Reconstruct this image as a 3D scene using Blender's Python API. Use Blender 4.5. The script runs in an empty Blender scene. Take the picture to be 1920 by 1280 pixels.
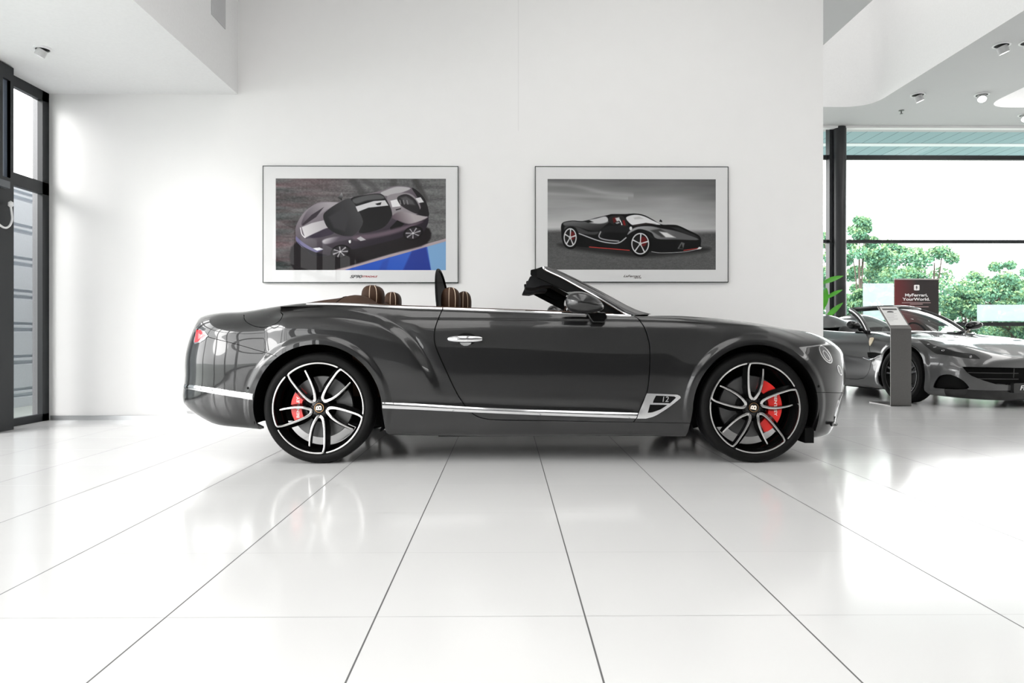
import bpy, bmesh, math, random
import numpy as np
from mathutils import Vector, Matrix
from mathutils.bvhtree import BVHTree
from mathutils.geometry import delaunay_2d_cdt

scene = bpy.context.scene
C = scene.collection
PI = math.pi
# ------------------------------------------------------------ camera
F = 1333.0; H = 0.848; YAW = 13.0 / F
cd = bpy.data.cameras.new('camera'); cam = bpy.data.objects.new('camera', cd); C.objects.link(cam)
cd.sensor_width = 36.0; cd.lens = F * 36.0 / 1920.0; cd.shift_y = -12.0 / 1920.0
cd.clip_start = 0.05; cd.clip_end = 400
cam.location = (0, 0, H); cam.rotation_euler = (PI / 2, 0, -YAW)
scene.camera = cam
# ------------------------------------------------------------ view, sky, lights
vs = scene.view_settings
vs.view_transform = 'Standard'; vs.look = 'None'; vs.gamma = 1.0; vs.use_curve_mapping = False
vs.exposure = 0.06
w = bpy.data.worlds.new('overcast_sky'); scene.world = w; w.use_nodes = True
nt = w.node_tree; bg = nt.nodes['Background']
tc = nt.nodes.new('ShaderNodeTexCoord'); sx = nt.nodes.new('ShaderNodeSeparateXYZ'); cr = nt.nodes.new('ShaderNodeValToRGB')
nt.links.new(tc.outputs['Generated'], sx.inputs[0]); nt.links.new(sx.outputs['Z'], cr.inputs[0]); nt.links.new(cr.outputs[0], bg.inputs[0])
cr.color_ramp.elements[0].position = 0.0; cr.color_ramp.elements[0].color = (0.985, 0.99, 0.99, 1)
cr.color_ramp.elements[1].position = 0.8; cr.color_ramp.elements[1].color = (0.98, 0.985, 0.985, 1)
bg.inputs[1].default_value = 5.6
try:
    scene.cycles.use_denoising = True
    scene.cycles.max_bounces = 10; scene.cycles.diffuse_bounces = 5; scene.cycles.glossy_bounces = 5
    scene.cycles.transparent_max_bounces = 12; scene.cycles.sample_clamp_indirect = 6.0
    scene.cycles.caustics_reflective = False; scene.cycles.caustics_refractive = False
except Exception:
    pass

def area_light(name, loc, size, power, color=(1, 1, 1), rot=(0, 0, 0)):
    l = bpy.data.lights.new(name, 'AREA'); l.shape = 'RECTANGLE'; l.size = size[0]; l.size_y = size[1]
    l.energy = power; l.color = color
    o = bpy.data.objects.new(name, l); C.objects.link(o); o.location = loc; o.rotation_euler = rot
    return o
# soft hazy sun that comes in low through the left glazing
sl0 = bpy.data.lights.new('hazy_sun', 'SUN'); sl0.energy = 2.1; sl0.angle = math.radians(28); sl0.color = (1.0, 0.99, 0.98)
so0 = bpy.data.objects.new('hazy_sun', sl0); C.objects.link(so0)
so0.rotation_euler = Vector((0.62, 0.66, -0.36)).to_track_quat('-Z', 'Y').to_euler()
# area lights in the ceiling wells; the first two unseen, added for light
WELL_TOP = 5.75
LIGHTS = [(-1.1, -1.0, 1.9, 11.0, 135), (1.65, -0.2, 1.9, 12.0, 135), (5.9, 4.2, 1.8, 17, 150), (10.2, 4.2, 1.8, 17, 460)]
for i, (x, y, sx_, sy_, p) in enumerate(LIGHTS):
    area_light('well_light', (x, y, WELL_TOP - 0.05 + (2.6 if i == 2 else 0.0)), (sx_, sy_), p, (1.0, 0.985, 0.965))

def P(px, py, Y):
    """point of the picture at distance Y in front of the camera plane (world +Y)"""
    u = (px - 960.0) / F; v = (628.0 - py) / F
    dx = math.sin(YAW) + u * math.cos(YAW); dy = math.cos(YAW) - u * math.sin(YAW)
    k = Y / dy
    return Vector((dx * k, Y, H + v * k))
def proj(p):
    x = p[0] * math.cos(YAW) - p[1] * math.sin(YAW); y = p[0] * math.sin(YAW) + p[1] * math.cos(YAW)
    return (960 + F * x / y, 628 - F * (p[2] - H) / y)

# ------------------------------------------------------------ helpers
MATS = {}
def mat(name, col=(0.8, 0.8, 0.8), metal=0.0, rough=0.5, coat=0.0, coat_rough=0.03, emit=None, emit_s=0.0, noise=None, spec=None, bump=None):
    if name in MATS: return MATS[name]
    m = bpy.data.materials.new(name); m.use_nodes = True; MATS[name] = m
    n = m.node_tree.nodes; l = m.node_tree.links; b = n['Principled BSDF']
    b.inputs['Base Color'].default_value = (*col, 1); b.inputs['Metallic'].default_value = metal
    b.inputs['Roughness'].default_value = rough
    b.inputs['Coat Weight'].default_value = coat; b.inputs['Coat Roughness'].default_value = coat_rough
    if spec is not None: b.inputs['Specular IOR Level'].default_value = spec
    if emit: b.inputs['Emission Color'].default_value = (*emit, 1); b.inputs['Emission Strength'].default_value = emit_s
    t = n.new('ShaderNodeTexCoord'); nz = n.new('ShaderNodeTexNoise')
    sc, amt = noise if noise else (40.0, 0.04)
    nz.inputs['Scale'].default_value = sc; nz.inputs['Detail'].default_value = 3
    l.new(t.outputs['Object'], nz.inputs['Vector'])
    mx = n.new('ShaderNodeMix'); mx.data_type = 'RGBA'; mx.blend_type = 'MIX'
    mx.inputs[6].default_value = (*[c * (1 - amt) for c in col], 1); mx.inputs[7].default_value = (*[min(1, c * (1 + amt)) for c in col], 1)
    l.new(nz.outputs['Fac'], mx.inputs[0]); l.new(mx.outputs[2], b.inputs['Base Color'])
    if bump:
        bp = n.new('ShaderNodeBump'); bp.inputs['Strength'].default_value = bump; bp.inputs['Distance'].default_value = 0.002
        l.new(nz.outputs['Fac'], bp.inputs['Height']); l.new(bp.outputs[0], b.inputs['Normal'])
    return m
def glass_mat(name, tint=(0.985, 0.985, 0.98), refl=0.5, haze=None):
    if name in MATS: return MATS[name]
    m = bpy.data.materials.new(name); m.use_nodes = True; MATS[name] = m
    n = m.node_tree.nodes; l = m.node_tree.links; n.clear()
    out = n.new('ShaderNodeOutputMaterial'); tr = n.new('ShaderNodeBsdfTransparent'); gl = n.new('ShaderNodeBsdfGlossy')
    tr.inputs[0].default_value = (*tint, 1); gl.inputs['Roughness'].default_value = 0.0
    fr = n.new('ShaderNodeFresnel'); fr.inputs[0].default_value = 1.45
    mu = n.new('ShaderNodeMath'); mu.operation = 'MULTIPLY'; mu.inputs[1].default_value = refl
    mx = n.new('ShaderNodeMixShader'); l.new(fr.outputs[0], mu.inputs[0]); l.new(mu.outputs[0], mx.inputs[0])
    l.new(tr.outputs[0], mx.inputs[1]); l.new(gl.outputs[0], mx.inputs[2])
    last = mx
    if haze:
        df = n.new('ShaderNodeBsdfTranslucent'); df.inputs[0].default_value = (0.9, 0.95, 1, 1)
        m2 = n.new('ShaderNodeMixShader'); m2.inputs[0].default_value = haze
        l.new(mx.outputs[0], m2.inputs[1]); l.new(df.outputs[0], m2.inputs[2]); last = m2
    l.new(last.outputs[0], out.inputs[0])
    return m

def mesh_obj(name, verts, faces, m=None, parent=None, smooth=False, normals=None, autosmooth=None):
    me = bpy.data.meshes.new(name)
    me.from_pydata([tuple(v) for v in verts], [], [tuple(int(i) for i in f) for f in faces]); me.update()
    o = bpy.data.objects.new(name, me); C.objects.link(o)
    if m: me.materials.append(m)
    if parent: o.parent = parent
    if smooth or normals is not None:
        me.polygons.foreach_set('use_smooth', [True] * len(me.polygons))
        if normals is not None: me.normals_split_custom_set_from_vertices([tuple(x) for x in normals])
    if autosmooth is not None:
        me.polygons.foreach_set('use_smooth', [True] * len(me.polygons))
        bm = bmesh.new(); bm.from_mesh(me)
        bmesh.ops.remove_doubles(bm, verts=bm.verts, dist=1e-5)
        bmesh.ops.recalc_face_normals(bm, faces=bm.faces)
        for e in bm.edges:
            if len(e.link_faces) == 2 and e.calc_face_angle(0) > autosmooth: e.smooth = False
        bm.to_mesh(me); bm.free()
    return o
def empty(name, loc=(0, 0, 0), rz=0):
    o = bpy.data.objects.new(name, None); C.objects.link(o); o.location = loc; o.rotation_euler = (0, 0, rz); o.empty_display_size = 0.1
    return o
def tag(o, label, cat, group=None, kind=None):
    if label: o['label'] = label
    if cat: o['category'] = cat
    if group: o['group'] = group
    if kind: o['kind'] = kind
    return o
def struct(o): o['kind'] = 'structure'; return o

class MB:
    def __init__(s): s.v = []; s.f = []
    def add(s, v, f):
        n = len(s.v); s.v += [Vector(x) for x in v]; s.f += [tuple(n + i for i in q) for q in f]; return s
    def box(s, a, b):
        x0, y0, z0 = a; x1, y1, z1 = b
        v = [(x0, y0, z0), (x1, y0, z0), (x1, y1, z0), (x0, y1, z0), (x0, y0, z1), (x1, y0, z1), (x1, y1, z1), (x0, y1, z1)]
        return s.add(v, [(0, 3, 2, 1), (4, 5, 6, 7), (0, 1, 5, 4), (1, 2, 6, 5), (2, 3, 7, 6), (3, 0, 4, 7)])
    def tube(s, pts, r, seg=10, closed=False, caps=True):
        pts = [Vector(p) for p in pts]; n = len(pts); rs = r if hasattr(r, '__len__') else [r] * n
        up = None; rings = []
        for i, p in enumerate(pts):
            t = (pts[(i + 1) % n] - pts[i - 1]) if closed else (pts[min(i + 1, n - 1)] - pts[max(i - 1, 0)])
            t.normalize()
            if up is None:
                up = Vector((0, 0, 1)) if abs(t.z) < 0.9 else Vector((1, 0, 0))
            a = t.cross(up)
            if a.length < 1e-6: a = t.orthogonal()
            a.normalize(); b = a.cross(t).normalized(); up = b
            rings.append([p + (a * math.cos(2 * PI * k / seg) + b * math.sin(2 * PI * k / seg)) * rs[i] for k in range(seg)])
        v = [q for rg in rings for q in rg]; f = []
        for i in range(n if closed else n - 1):
            j = (i + 1) % n
            for k in range(seg):
                k2 = (k + 1) % seg; f.append((i * seg + k, i * seg + k2, j * seg + k2, j * seg + k))
        if caps and not closed:
            f.append(tuple(range(seg))[::-1]); f.append(tuple((n - 1) * seg + k for k in range(seg)))
        return s.add(v, f)
    def lathe(s, prof, seg=32, mtx=None, a0=0, a1=2 * PI):
        """prof: (r, h) pairs, about local Z"""
        full = abs(a1 - a0 - 2 * PI) < 1e-6; ns = seg if full else seg + 1; v = []; f = []
        for (r, h) in prof:
            for k in range(ns):
                a = a0 + (a1 - a0) * k / seg; p = Vector((r * math.cos(a), r * math.sin(a), h)); v.append(mtx @ p if mtx else p)
        for i in range(len(prof) - 1):
            for k in range(seg):
                k2 = (k + 1) % ns; f.append((i * ns + k, i * ns + k2, (i + 1) * ns + k2, (i + 1) * ns + k))
        return s.add(v, f)
    def prism(s, poly, z0, z1, mtx=None):
        n = len(poly); v = [Vector((x, y, z0)) for x, y in poly] + [Vector((x, y, z1)) for x, y in poly]
        if mtx: v = [mtx @ p for p in v]
        return s.add(v, [tuple(range(n))[::-1], tuple(range(n, 2 * n))] + [(i, (i + 1) % n, n + (i + 1) % n, n + i) for i in range(n)])
    def grid(s, rows, closed=False):
        nr, nc = len(rows), len(rows[0]); v = [p for r in rows for p in r]; f = []
        for i in range(nr - 1):
            for j in range(nc if closed else nc - 1):
                j2 = (j + 1) % nc; f.append((i * nc + j, i * nc + j2, (i + 1) * nc + j2, (i + 1) * nc + j))
        return s.add(v, f)
    def build(s, name, m, parent=None, angle=0.6, bevel=0):
        o = mesh_obj(name, s.v, s.f, m, parent, autosmooth=angle)
        if bevel:
            b = o.modifiers.new('bevel', 'BEVEL'); b.width = bevel; b.segments = 2; b.limit_method = 'ANGLE'; b.angle_limit = 0.6
        return o
def text_obj(name, body, size, m, mtx, parent=None, ext=0.0008, sx=1.0, shear=0.0, bold=0.0, align='CENTER'):
    cu = bpy.data.curves.new(name, 'FONT'); cu.body = body; cu.size = size; cu.extrude = ext; cu.align_x = align; cu.align_y = 'CENTER'
    cu.shear = shear; cu.offset = bold
    t = bpy.data.objects.new(name, cu); C.objects.link(t)
    dg = bpy.context.evaluated_depsgraph_get(); me = bpy.data.meshes.new_from_object(t.evaluated_get(dg)); bpy.data.objects.remove(t)
    me.name = name; me.transform(mtx @ Matrix.Scale(sx, 4, (1, 0, 0))); me.materials.clear(); me.materials.append(m)
    o = bpy.data.objects.new(name, me); C.objects.link(o); o.parent = parent
    return o
def frame_mtx(o, x, y):
    """matrix with origin o, local x, y axes; z = x cross y"""
    x = Vector(x).normalized(); y = Vector(y).normalized(); z = x.cross(y)
    M = Matrix.Identity(4)
    for i, a in enumerate((x, y, z, Vector(o))):
        for j in range(3): M[j][i] = a[j]
    return M
FRONT = lambda p: frame_mtx(p, (1, 0, 0), (0, 0, 1))   # local z points at the camera side (-Y)
def round_poly(pts, r, n=5):
    """rounds the corners of a 2D polygon"""
    out = []; k = len(pts)
    for i in range(k):
        a = Vector(pts[i - 1]); b = Vector(pts[i]); c = Vector(pts[(i + 1) % k])
        rr = r[i] if hasattr(r, '__len__') else r
        if rr <= 0: out.append(tuple(b)); continue
        d1 = (a - b); d2 = (c - b); q = min(rr, d1.length * 0.49, d2.length * 0.49)
        p1 = b + d1.normalized() * q; p2 = b + d2.normalized() * q
        for j in range(n + 1):
            t = j / n; out.append(tuple(p1 * (1 - t) ** 2 + b * 2 * t * (1 - t) + p2 * t * t))
    return out
def in_poly(X, Y, poly):
    X = np.asarray(X); Y = np.asarray(Y); c = np.zeros(X.shape, bool); n = len(poly)
    for i in range(n):
        x0, y0 = poly[i]; x1, y1 = poly[(i + 1) % n]
        if y0 == y1: continue
        k = ((y0 > Y) != (y1 > Y)) & (X < (x1 - x0) * (Y - y0) / (y1 - y0) + x0); c ^= k
    return c
def seg_dist(X, Y, line):
    d = np.full(np.shape(X), 1e9)
    for (x0, y0), (x1, y1) in zip(line[:-1], line[1:]):
        L = (x1 - x0) ** 2 + (y1 - y0) ** 2 + 1e-12; t = np.clip(((X - x0) * (x1 - x0) + (Y - y0) * (y1 - y0)) / L, 0, 1)
        d = np.minimum(d, np.hypot(X - x0 - t * (x1 - x0), Y - y0 - t * (y1 - y0)))
    return d
def smooth_line(pts, n=6, closed=False):
    """catmull-rom through 2D/3D points"""
    pts = [Vector(p) for p in pts]; k = len(pts); out = []
    for i in range(k if closed else k - 1):
        p1 = pts[i]; p2 = pts[(i + 1) % k]
        p0 = pts[i - 1] if (closed or i > 0) else p1 * 2 - p2
        p3 = pts[(i + 2) % k] if (closed or i + 2 < k) else p2 * 2 - p1
        for j in range(n):
            t = j / n
            out.append(0.5 * ((2 * p1) + (p2 - p0) * t + (2 * p0 - 5 * p1 + 4 * p2 - p3) * t * t + (3 * p1 - p0 - 3 * p2 + p3) * t ** 3))
    if not closed: out.append(pts[-1])
    return [tuple(p) for p in out]
def sstep(x): x = np.clip(x, 0, 1); return x * x * (3 - 2 * x)

# ------------------------------------------------------------ shared materials
def tile_mat():
    m = bpy.data.materials.new('white_floor_tiles'); m.use_nodes = True
    n = m.node_tree.nodes; l = m.node_tree.links; b = n['Principled BSDF']
    g = n.new('ShaderNodeNewGeometry'); s = n.new('ShaderNodeSeparateXYZ'); l.new(g.outputs['Position'], s.inputs[0])
    def M(op, a, bb=None, cc=None):
        q = n.new('ShaderNodeMath'); q.operation = op
        for i, v in enumerate((a, bb, cc)):
            if v is None: continue
            if isinstance(v, (int, float)): q.inputs[i].default_value = v
            else: l.new(v, q.inputs[i])
        return q.outputs[0]
    T = 0.6307
    def line(o, off, wd):
        a = M('DIVIDE', M('SUBTRACT', o, off), T); fr = M('FRACT', M('ADD', a, 100.5)); d = M('ABSOLUTE', M('SUBTRACT', fr, 0.5))
        return M('SUBTRACT', 1.0, M('MULTIPLY', d, T / wd)), M('FLOOR', M('ADD', a, 100.0))
    lx, ix = line(s.outputs[0], 0.2412 + T, 0.0032); ly, iy = line(s.outputs[1], 2.145, 0.0022)
    lx = M('MAXIMUM', M('MINIMUM', M('MULTIPLY', lx, 3.0), 1.0), 0.0); ly = M('MAXIMUM', M('MINIMUM', M('MULTIPLY', ly, 3.0), 1.0), 0.0)
    ly = M('MULTIPLY', ly, 0.55); mk = M('MAXIMUM', lx, ly)
    cv = n.new('ShaderNodeCombineXYZ'); l.new(ix, cv.inputs[0]); l.new(iy, cv.inputs[1])
    wn = n.new('ShaderNodeTexWhiteNoise'); l.new(cv.outputs[0], wn.inputs['Vector'])
    nz = n.new('ShaderNodeTexNoise'); nz.inputs['Scale'].default_value = 1.3; nz.inputs['Detail'].default_value = 5; l.new(g.outputs['Position'], nz.inputs['Vector'])
    v = M('ADD', M('MULTIPLY', wn.outputs['Value'], 0.02), M('MULTIPLY', nz.outputs['Fac'], 0.03))
    v = M('ADD', v, 0.66)
    c1 = n.new('ShaderNodeCombineColor'); l.new(v, c1.inputs[0]); l.new(v, c1.inputs[1]); l.new(M('MULTIPLY', v, 0.995), c1.inputs[2])
    mx = n.new('ShaderNodeMix'); mx.data_type = 'RGBA'; l.new(mk, mx.inputs[0]); l.new(c1.outputs[0], mx.inputs[6]); mx.inputs[7].default_value = (0.10, 0.10, 0.10, 1)
    l.new(mx.outputs[2], b.inputs['Base Color'])
    l.new(M('ADD', M('MULTIPLY', mk, 0.5), M('ADD', 0.11, M('MULTIPLY', nz.outputs['Fac'], 0.05))), b.inputs['Roughness'])
    b.inputs['Specular IOR Level'].default_value = 0.55
    return m
M_TILE = tile_mat()
M_WALL = mat('white_wall_paint', (0.84, 0.835, 0.83), rough=0.75, noise=(6, 0.012))
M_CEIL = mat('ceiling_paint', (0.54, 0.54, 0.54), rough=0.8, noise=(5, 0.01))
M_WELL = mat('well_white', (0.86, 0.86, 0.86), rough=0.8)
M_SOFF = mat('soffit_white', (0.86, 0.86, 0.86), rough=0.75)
M_REAR = mat('grey_panelling', (0.035, 0.035, 0.037), rough=0.7, spec=.2)
M_DARK = mat('dark_powder_coat', (0.014, 0.016, 0.018), rough=0.42, spec=.35)
M_STEEL = mat('brushed_steel', (0.21, 0.205, 0.20), metal=1.0, rough=0.33, noise=(60, 0.1))
M_BASE = mat('baseboard_metal', (0.55, 0.56, 0.57), metal=0.8, rough=0.3)
M_GLASS = glass_mat('window_glass')
M_BLACK = mat('matte_black', (0.003, 0.003, 0.003), rough=0.7, spec=.12)
M_WHITEP = mat('white_plastic', (0.8, 0.8, 0.8), rough=0.35)
# ------------------------------------------------------------ the room
YW = 7.15                                   # face of the picture wall
XE = P(1543.5, 628, YW).x                   # its free right end
XL = P(92, 628, YW).x                       # left glazing plane
ZS = P(445, 177, YW).z; XS = P(446, 177, YW).x   # soffit
CH = 5.25                                   # hall ceiling
YG = 15.12                                  # rear glazing
struct(MB().box((XL - .35, -9.2, -.2), (15.6, YG + .3, 0)).build('floor', M_TILE))
struct(MB().box((XL - .1, YW, 0), (XE, YW + .28, CH + .02)).build('wall_back', M_WALL))
seam = MB().box((P(972, 0, YW).x - .0012, YW - .0006, 2.9), (P(972, 0, YW).x + .0012, YW + .01, CH)); struct(seam.build('trim_1', mat('seam_grey', (0.62, 0.62, 0.62), rough=.8)))
struct(MB().box((XL - .12, -9.2, ZS), (XS, YW, CH + .02)).build('trim_2', M_SOFF))
struct(MB().box((XL + .02, YW - .012, 0), (XE, YW, .045)).build('baseboard_back', M_BASE))
struct(MB().box((XL - .35, -9.4, 0), (15.6, -9.2, 3.5)).build('wall_front', M_REAR))
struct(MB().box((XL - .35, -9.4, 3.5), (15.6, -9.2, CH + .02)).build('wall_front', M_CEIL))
struct(MB().box((XL - .35, YG - .1, 0), (XE - 2.8, YG + .1, CH)).build('wall_hall', mat('hall_grey_wall', (.20, .20, .205), rough=.7)))
struct(MB().box((XL - .35, YW + .28, 0), (XL - .1, YG + .3, CH + .02)).build('wall_left', mat('hall_grey_wall', (.20, .20, .205), rough=.7)))
struct(MB().box((15.4, -9.2, 0), (15.6, YG + .3, CH + .02)).build('wall_right', M_WALL))
# ceiling with recessed wells
WELLS = []
def well(x0, x1, y0, y1, r=.42):
    WELLS.append(round_poly([(x0, y0), (x1, y0), (x1, y1), (x0, y1)], r * 1.35, 10))
sl = lambda px, py: (P(px, py, (CH - H) * F / (628 - py)).x, (CH - H) * F / (628 - py))
wx0 = sl(1543, 83)[0]; wx1 = sl(1900, 28)[0]; wy1 = sl(1600, 198.5)[1]; w2 = sl(1868, 190)[0]
well(wx0, wx1, -5, wy1); well(w2 - .1, w2 + 1.9, -5, wy1)
well(-2.1, -.1, -7, 4.6); well(.65, 2.65, -6.5, 6.0)  # two more wells out of view, added to bring in light
def holed(outer, holes, z, name, m):
    vs_, es = [], []
    for lp in [outer] + holes:
        n0 = len(vs_); vs_ += [Vector(p) for p in lp]; es += [(n0 + i, n0 + (i + 1) % len(lp)) for i in range(len(lp))]
    v, e, f, *_ = delaunay_2d_cdt(vs_, es, [], 0, 1e-5)
    out = []
    for t in f:
        cx = sum(v[i].x for i in t) / len(t); cy = sum(v[i].y for i in t) / len(t)
        if not any(bool(in_poly(cx, cy, h)) for h in holes): out.append(t)
    b = MB().add([(p.x, p.y, z) for p in v], [tuple(t)[::-1] for t in out])
    return b.build(name, m)
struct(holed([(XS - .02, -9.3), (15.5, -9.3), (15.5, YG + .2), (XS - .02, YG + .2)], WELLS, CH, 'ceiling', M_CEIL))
for i, wl in enumerate(WELLS):
    b = MB(); n = len(wl); WT = WELL_TOP + (2.6 if i == 0 else 0.0)
    b.add([(x, y, CH) for x, y in wl] + [(x, y, WT) for x, y in wl], [(k, (k + 1) % n, n + (k + 1) % n, n + k) for k in range(n)])
    b.add([(x, y, WT) for x, y in wl], [tuple(range(n))])
    struct(b.build('ceiling_well', M_WELL))
# header beam, glazing of the far facade
zt = lambda py: P(1700, py, YG).z
struct(MB().box((XE - 3, YG - .25, zt(246)), (15.4, YG - .1, CH)).build('trim_3', M_WALL))
def glazing(name, fr, pane, mats=(M_DARK, M_GLASS)):
    w_ = fr.build(name, mats[0]); struct(w_)
    g = pane.build('glass_pane', mats[1], w_); return w_
fr = MB(); pn = MB()
for (a, b_) in ((300, 292), (456, 450), (611, 604)):
    fr.box((XE - 2.8, YG - .05, zt(a)), (15.4, YG + .04, zt(b_)))
xm = [P(1555, 400, YG).x]; xm = [xm[0] - 3.3, xm[0], xm[0] + 5.2, xm[0] + 8.5]
for x in xm: fr.box((x - .05, YG - .12, 0), (x + .09, YG + .06, zt(238)))
fr.box((XE - 2.8, YG - .04, 0), (15.4, YG + .04, .1))
pn.add([(XE - 2.8, YG, 0), (15.4, YG, 0), (15.4, YG, zt(240)), (XE - 2.8, YG, zt(240))], [(0, 1, 2, 3)])
glazing('window_1', fr, pn)
# dark round steel column by the far glazing
CY = YG - .15
px0 = P(1563, 400, CY).x; px1 = P(1586, 400, CY).x; cx = (px0 + px1) / 2; rr = (px1 - px0) / 2
cb = MB().lathe([(rr, 0), (rr, zt(243))], 28, Matrix.Translation((cx, CY, 0)))
col = cb.build('steel_column', mat('column_black', (0.02, 0.02, 0.022), rough=.35)); tag(col, 'dark round steel column standing inside the far glazing', 'column')
# left glazing
yy = lambda px, X: X / ((px - 947) / F)
fr = MB(); pn = MB()
zl = lambda py: P(92, py, YW).z
zu = ZS
fr.box((XL - .05, YW - .10, 0), (XL, YW + .0, zu)); 
yA = yy(33, XL)
fr.box((XL - .05, -9, zu - .10), (XL - .0, YW, zu)); fr.box((XL - .05, -9, 0), (XL, YW, .07))
zt1 = P(80, 352, YW - .1).z
fr.box((XL - .05, -9, zt1 - .06), (XL, YW, zt1 + .06))
for y in (yA - .1, 4.1, 2.2, .3, -1.6, -3.5, -5.4, -7.3): fr.box((XL - .12, y - .05, 0), (XL, y + .05, zu))
pn.add([(XL - .04, -9, 0), (XL - .04, YW, 0), (XL - .04, YW, zu), (XL - .04, -9, zu)], [(0, 1, 2, 3)])
glazing('window_2', fr, pn)
# dark steel door post with a narrow glass light beside the left window
XD = XL + .14; ya = yy(32, XD); yb = ya - .32
po = empty('door_post', (XD - .06, (ya + yb) / 2, 0)); struct(po); po.name = 'door_1'
zA = P(30, 128, ya).z
def at(o, mb): 
    mb.v = [v - Vector(o.location) for v in mb.v]; return mb
y1 = yy(26, XD); y2 = yy(12, XD)
f = MB(); zr = P(20, 148, (y1 + y2) / 2).z; zb = P(20, 332, (y1 + y2) / 2).z
f.box((XL, y1, 0), (XD, ya, zA)).box((XL, yb, 0), (XD, y2, zA)).box((XL, y2, 0), (XD, y1, zb)).box((XL, y2, zr), (XD, y1, zA))
at(po, f).build('door_panel', M_DARK, po)
at(po, MB().box((XL + .05, y2, zb), (XD - .03, y1, zr))).build('glass_pane', mat('blue_grey_glass', (0.16, 0.19, 0.24), rough=.1, coat=1), po)
zb2 = P(5, 346, y2).z
at(po, MB().box((XD, yb, zb2 - .03), (XD + .05, y2 + .02, zb2 + .03))).build('door_rail', mat('rail_grey', (0.10, 0.11, 0.12), rough=.4), po)
# white cable
c_ = [P(20, 386, yy(20, XD + .02)), P(22, 400, yy(22, XD + .02)), P(22.5, 412, yy(22.5, XD + .02)), P(18, 423, yy(18, XD + .03)), P(10, 427, yy(10, XD + .04)), P(0, 422, yy(0, XD + .05)), P(-14, 408, yy(-14, XD + .05))]
pts = smooth_line(c_, 6)
cab = MB().tube(pts, .009, 8); hk = MB().lathe([(0, .035), (.02, .02), (.022, -.01), (.012, -.02), (0, -.02)], 12, Matrix.Translation(c_[0] + Vector((0, 0, .012))))
o = cab.build('hanging_cable', M_WHITEP); tag(o, 'thin white cable looping from a hook on the dark door post', 'cable'); hk.build('cable_plug', M_WHITEP, o)
# outside, left: ribbed white cladding of the neighbouring wall
XO = XL - 1.5
b = MB(); zz = 0.0
gy = yy(60, XO)
u_ = 60 / (F / gy)
z0_ = P(60, 785, gy).z
rows = []
z = z0_ - u_ * 1.0
while z < zt1 + .75 * u_ + .25:
    for (dz, dx) in ((0, 0), (.70 * u_, 0), (.73 * u_, -.05), (.80 * u_, -.05), (.83 * u_, .0), (.90 * u_, 0), (.93 * u_, -.05), (.98 * u_, -.05)):
        rows.append((XO + dx, z + dz))
    z += u_
zm_ = P(60, 345, gy).z; rows = [q for q in rows if q[1] < zm_] + [(XO, zm_)]
b.grid([[Vector((x, 5.2, z)), Vector((x, 14.0, z))] for x, z in rows])
o = b.build('neighbour_wall', mat('white_cladding', (0.80, 0.84, 0.88), rough=.5), angle=.2); tag(o, 'ribbed white cladding wall outside the left window', 'wall'); 
# ground and canopy outside
o = MB().box((-40, YG + .3, -.25), (70, 90, -.05)).build('ground', mat('pale_asphalt', (0.35, 0.38, 0.36), rough=.9)); struct(o)
o = MB().box((-40, -12, -.25), (XL - .36, YG + .3, -.05)).build('ground_side', MATS['pale_asphalt']); struct(o)
def clad_mat():
    m = mat('teal_cladding', (0.22, 0.33, 0.35), rough=.6); n = m.node_tree.nodes; l = m.node_tree.links
    g = n.new('ShaderNodeNewGeometry'); s = n.new('ShaderNodeSeparateXYZ'); l.new(g.outputs['Position'], s.inputs[0])
    d = n.new('ShaderNodeMath'); d.operation = 'DIVIDE'; d.inputs[1].default_value = .35; l.new(s.outputs[0], d.inputs[0])
    fr_ = n.new('ShaderNodeMath'); fr_.operation = 'FRACT'; l.new(d.outputs[0], fr_.inputs[0])
    gt = n.new('ShaderNodeMath'); gt.operation = 'GREATER_THAN'; gt.inputs[1].default_value = .06; l.new(fr_.outputs[0], gt.inputs[0])
    mx = n.new('ShaderNodeMix'); mx.data_type = 'RGBA'; mx.inputs[6].default_value = (.11, .18, .20, 1); mx.inputs[7].default_value = (.27, .42, .45, 1)
    l.new(gt.outputs[0], mx.inputs[0]); l.new(mx.outputs[2], n['Principled BSDF'].inputs['Base Color'])
    return m
ZC = CH + .12; yc1 = (ZC - H) * F / (628 - 291.5)
can = MB().box((XE - 4, YG + .12, ZC), (30, yc1, ZC + .18)).build('outdoor_canopy', clad_mat()); tag(can, 'teal boarded canopy underside outside above the far glazing', 'canopy')
ym = (ZC - H) * F / (628 - 269)
MB().box((XE - 4, ym - .12, ZC - .012), (30, ym + .12, ZC)).build('batten', mat('batten_white', (.8, .85, .86), rough=.6), can)
MB().box((XE - 4, yc1, ZC - .08), (30, yc1 + .06, ZC + .2)).build('fascia', MATS['batten_white'], can)
# ---- vent on soffit face
v = [P(px, py, YW).copy() for px, py in ((398, 0), (424, 55))]
yv1 = XS / ((424 - 947) / F); yv0 = XS / ((398 - 947) / F); zv = P(424, 55, yv1).z
g = MB().box((XS, yv0, zv), (XS + .006, yv1, zv + .75)).build('air_vent', mat('vent_grey', (0.55, 0.55, 0.56), rough=.6)); tag(g, 'flat grey vent panel high on the white soffit side', 'vent')
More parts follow.
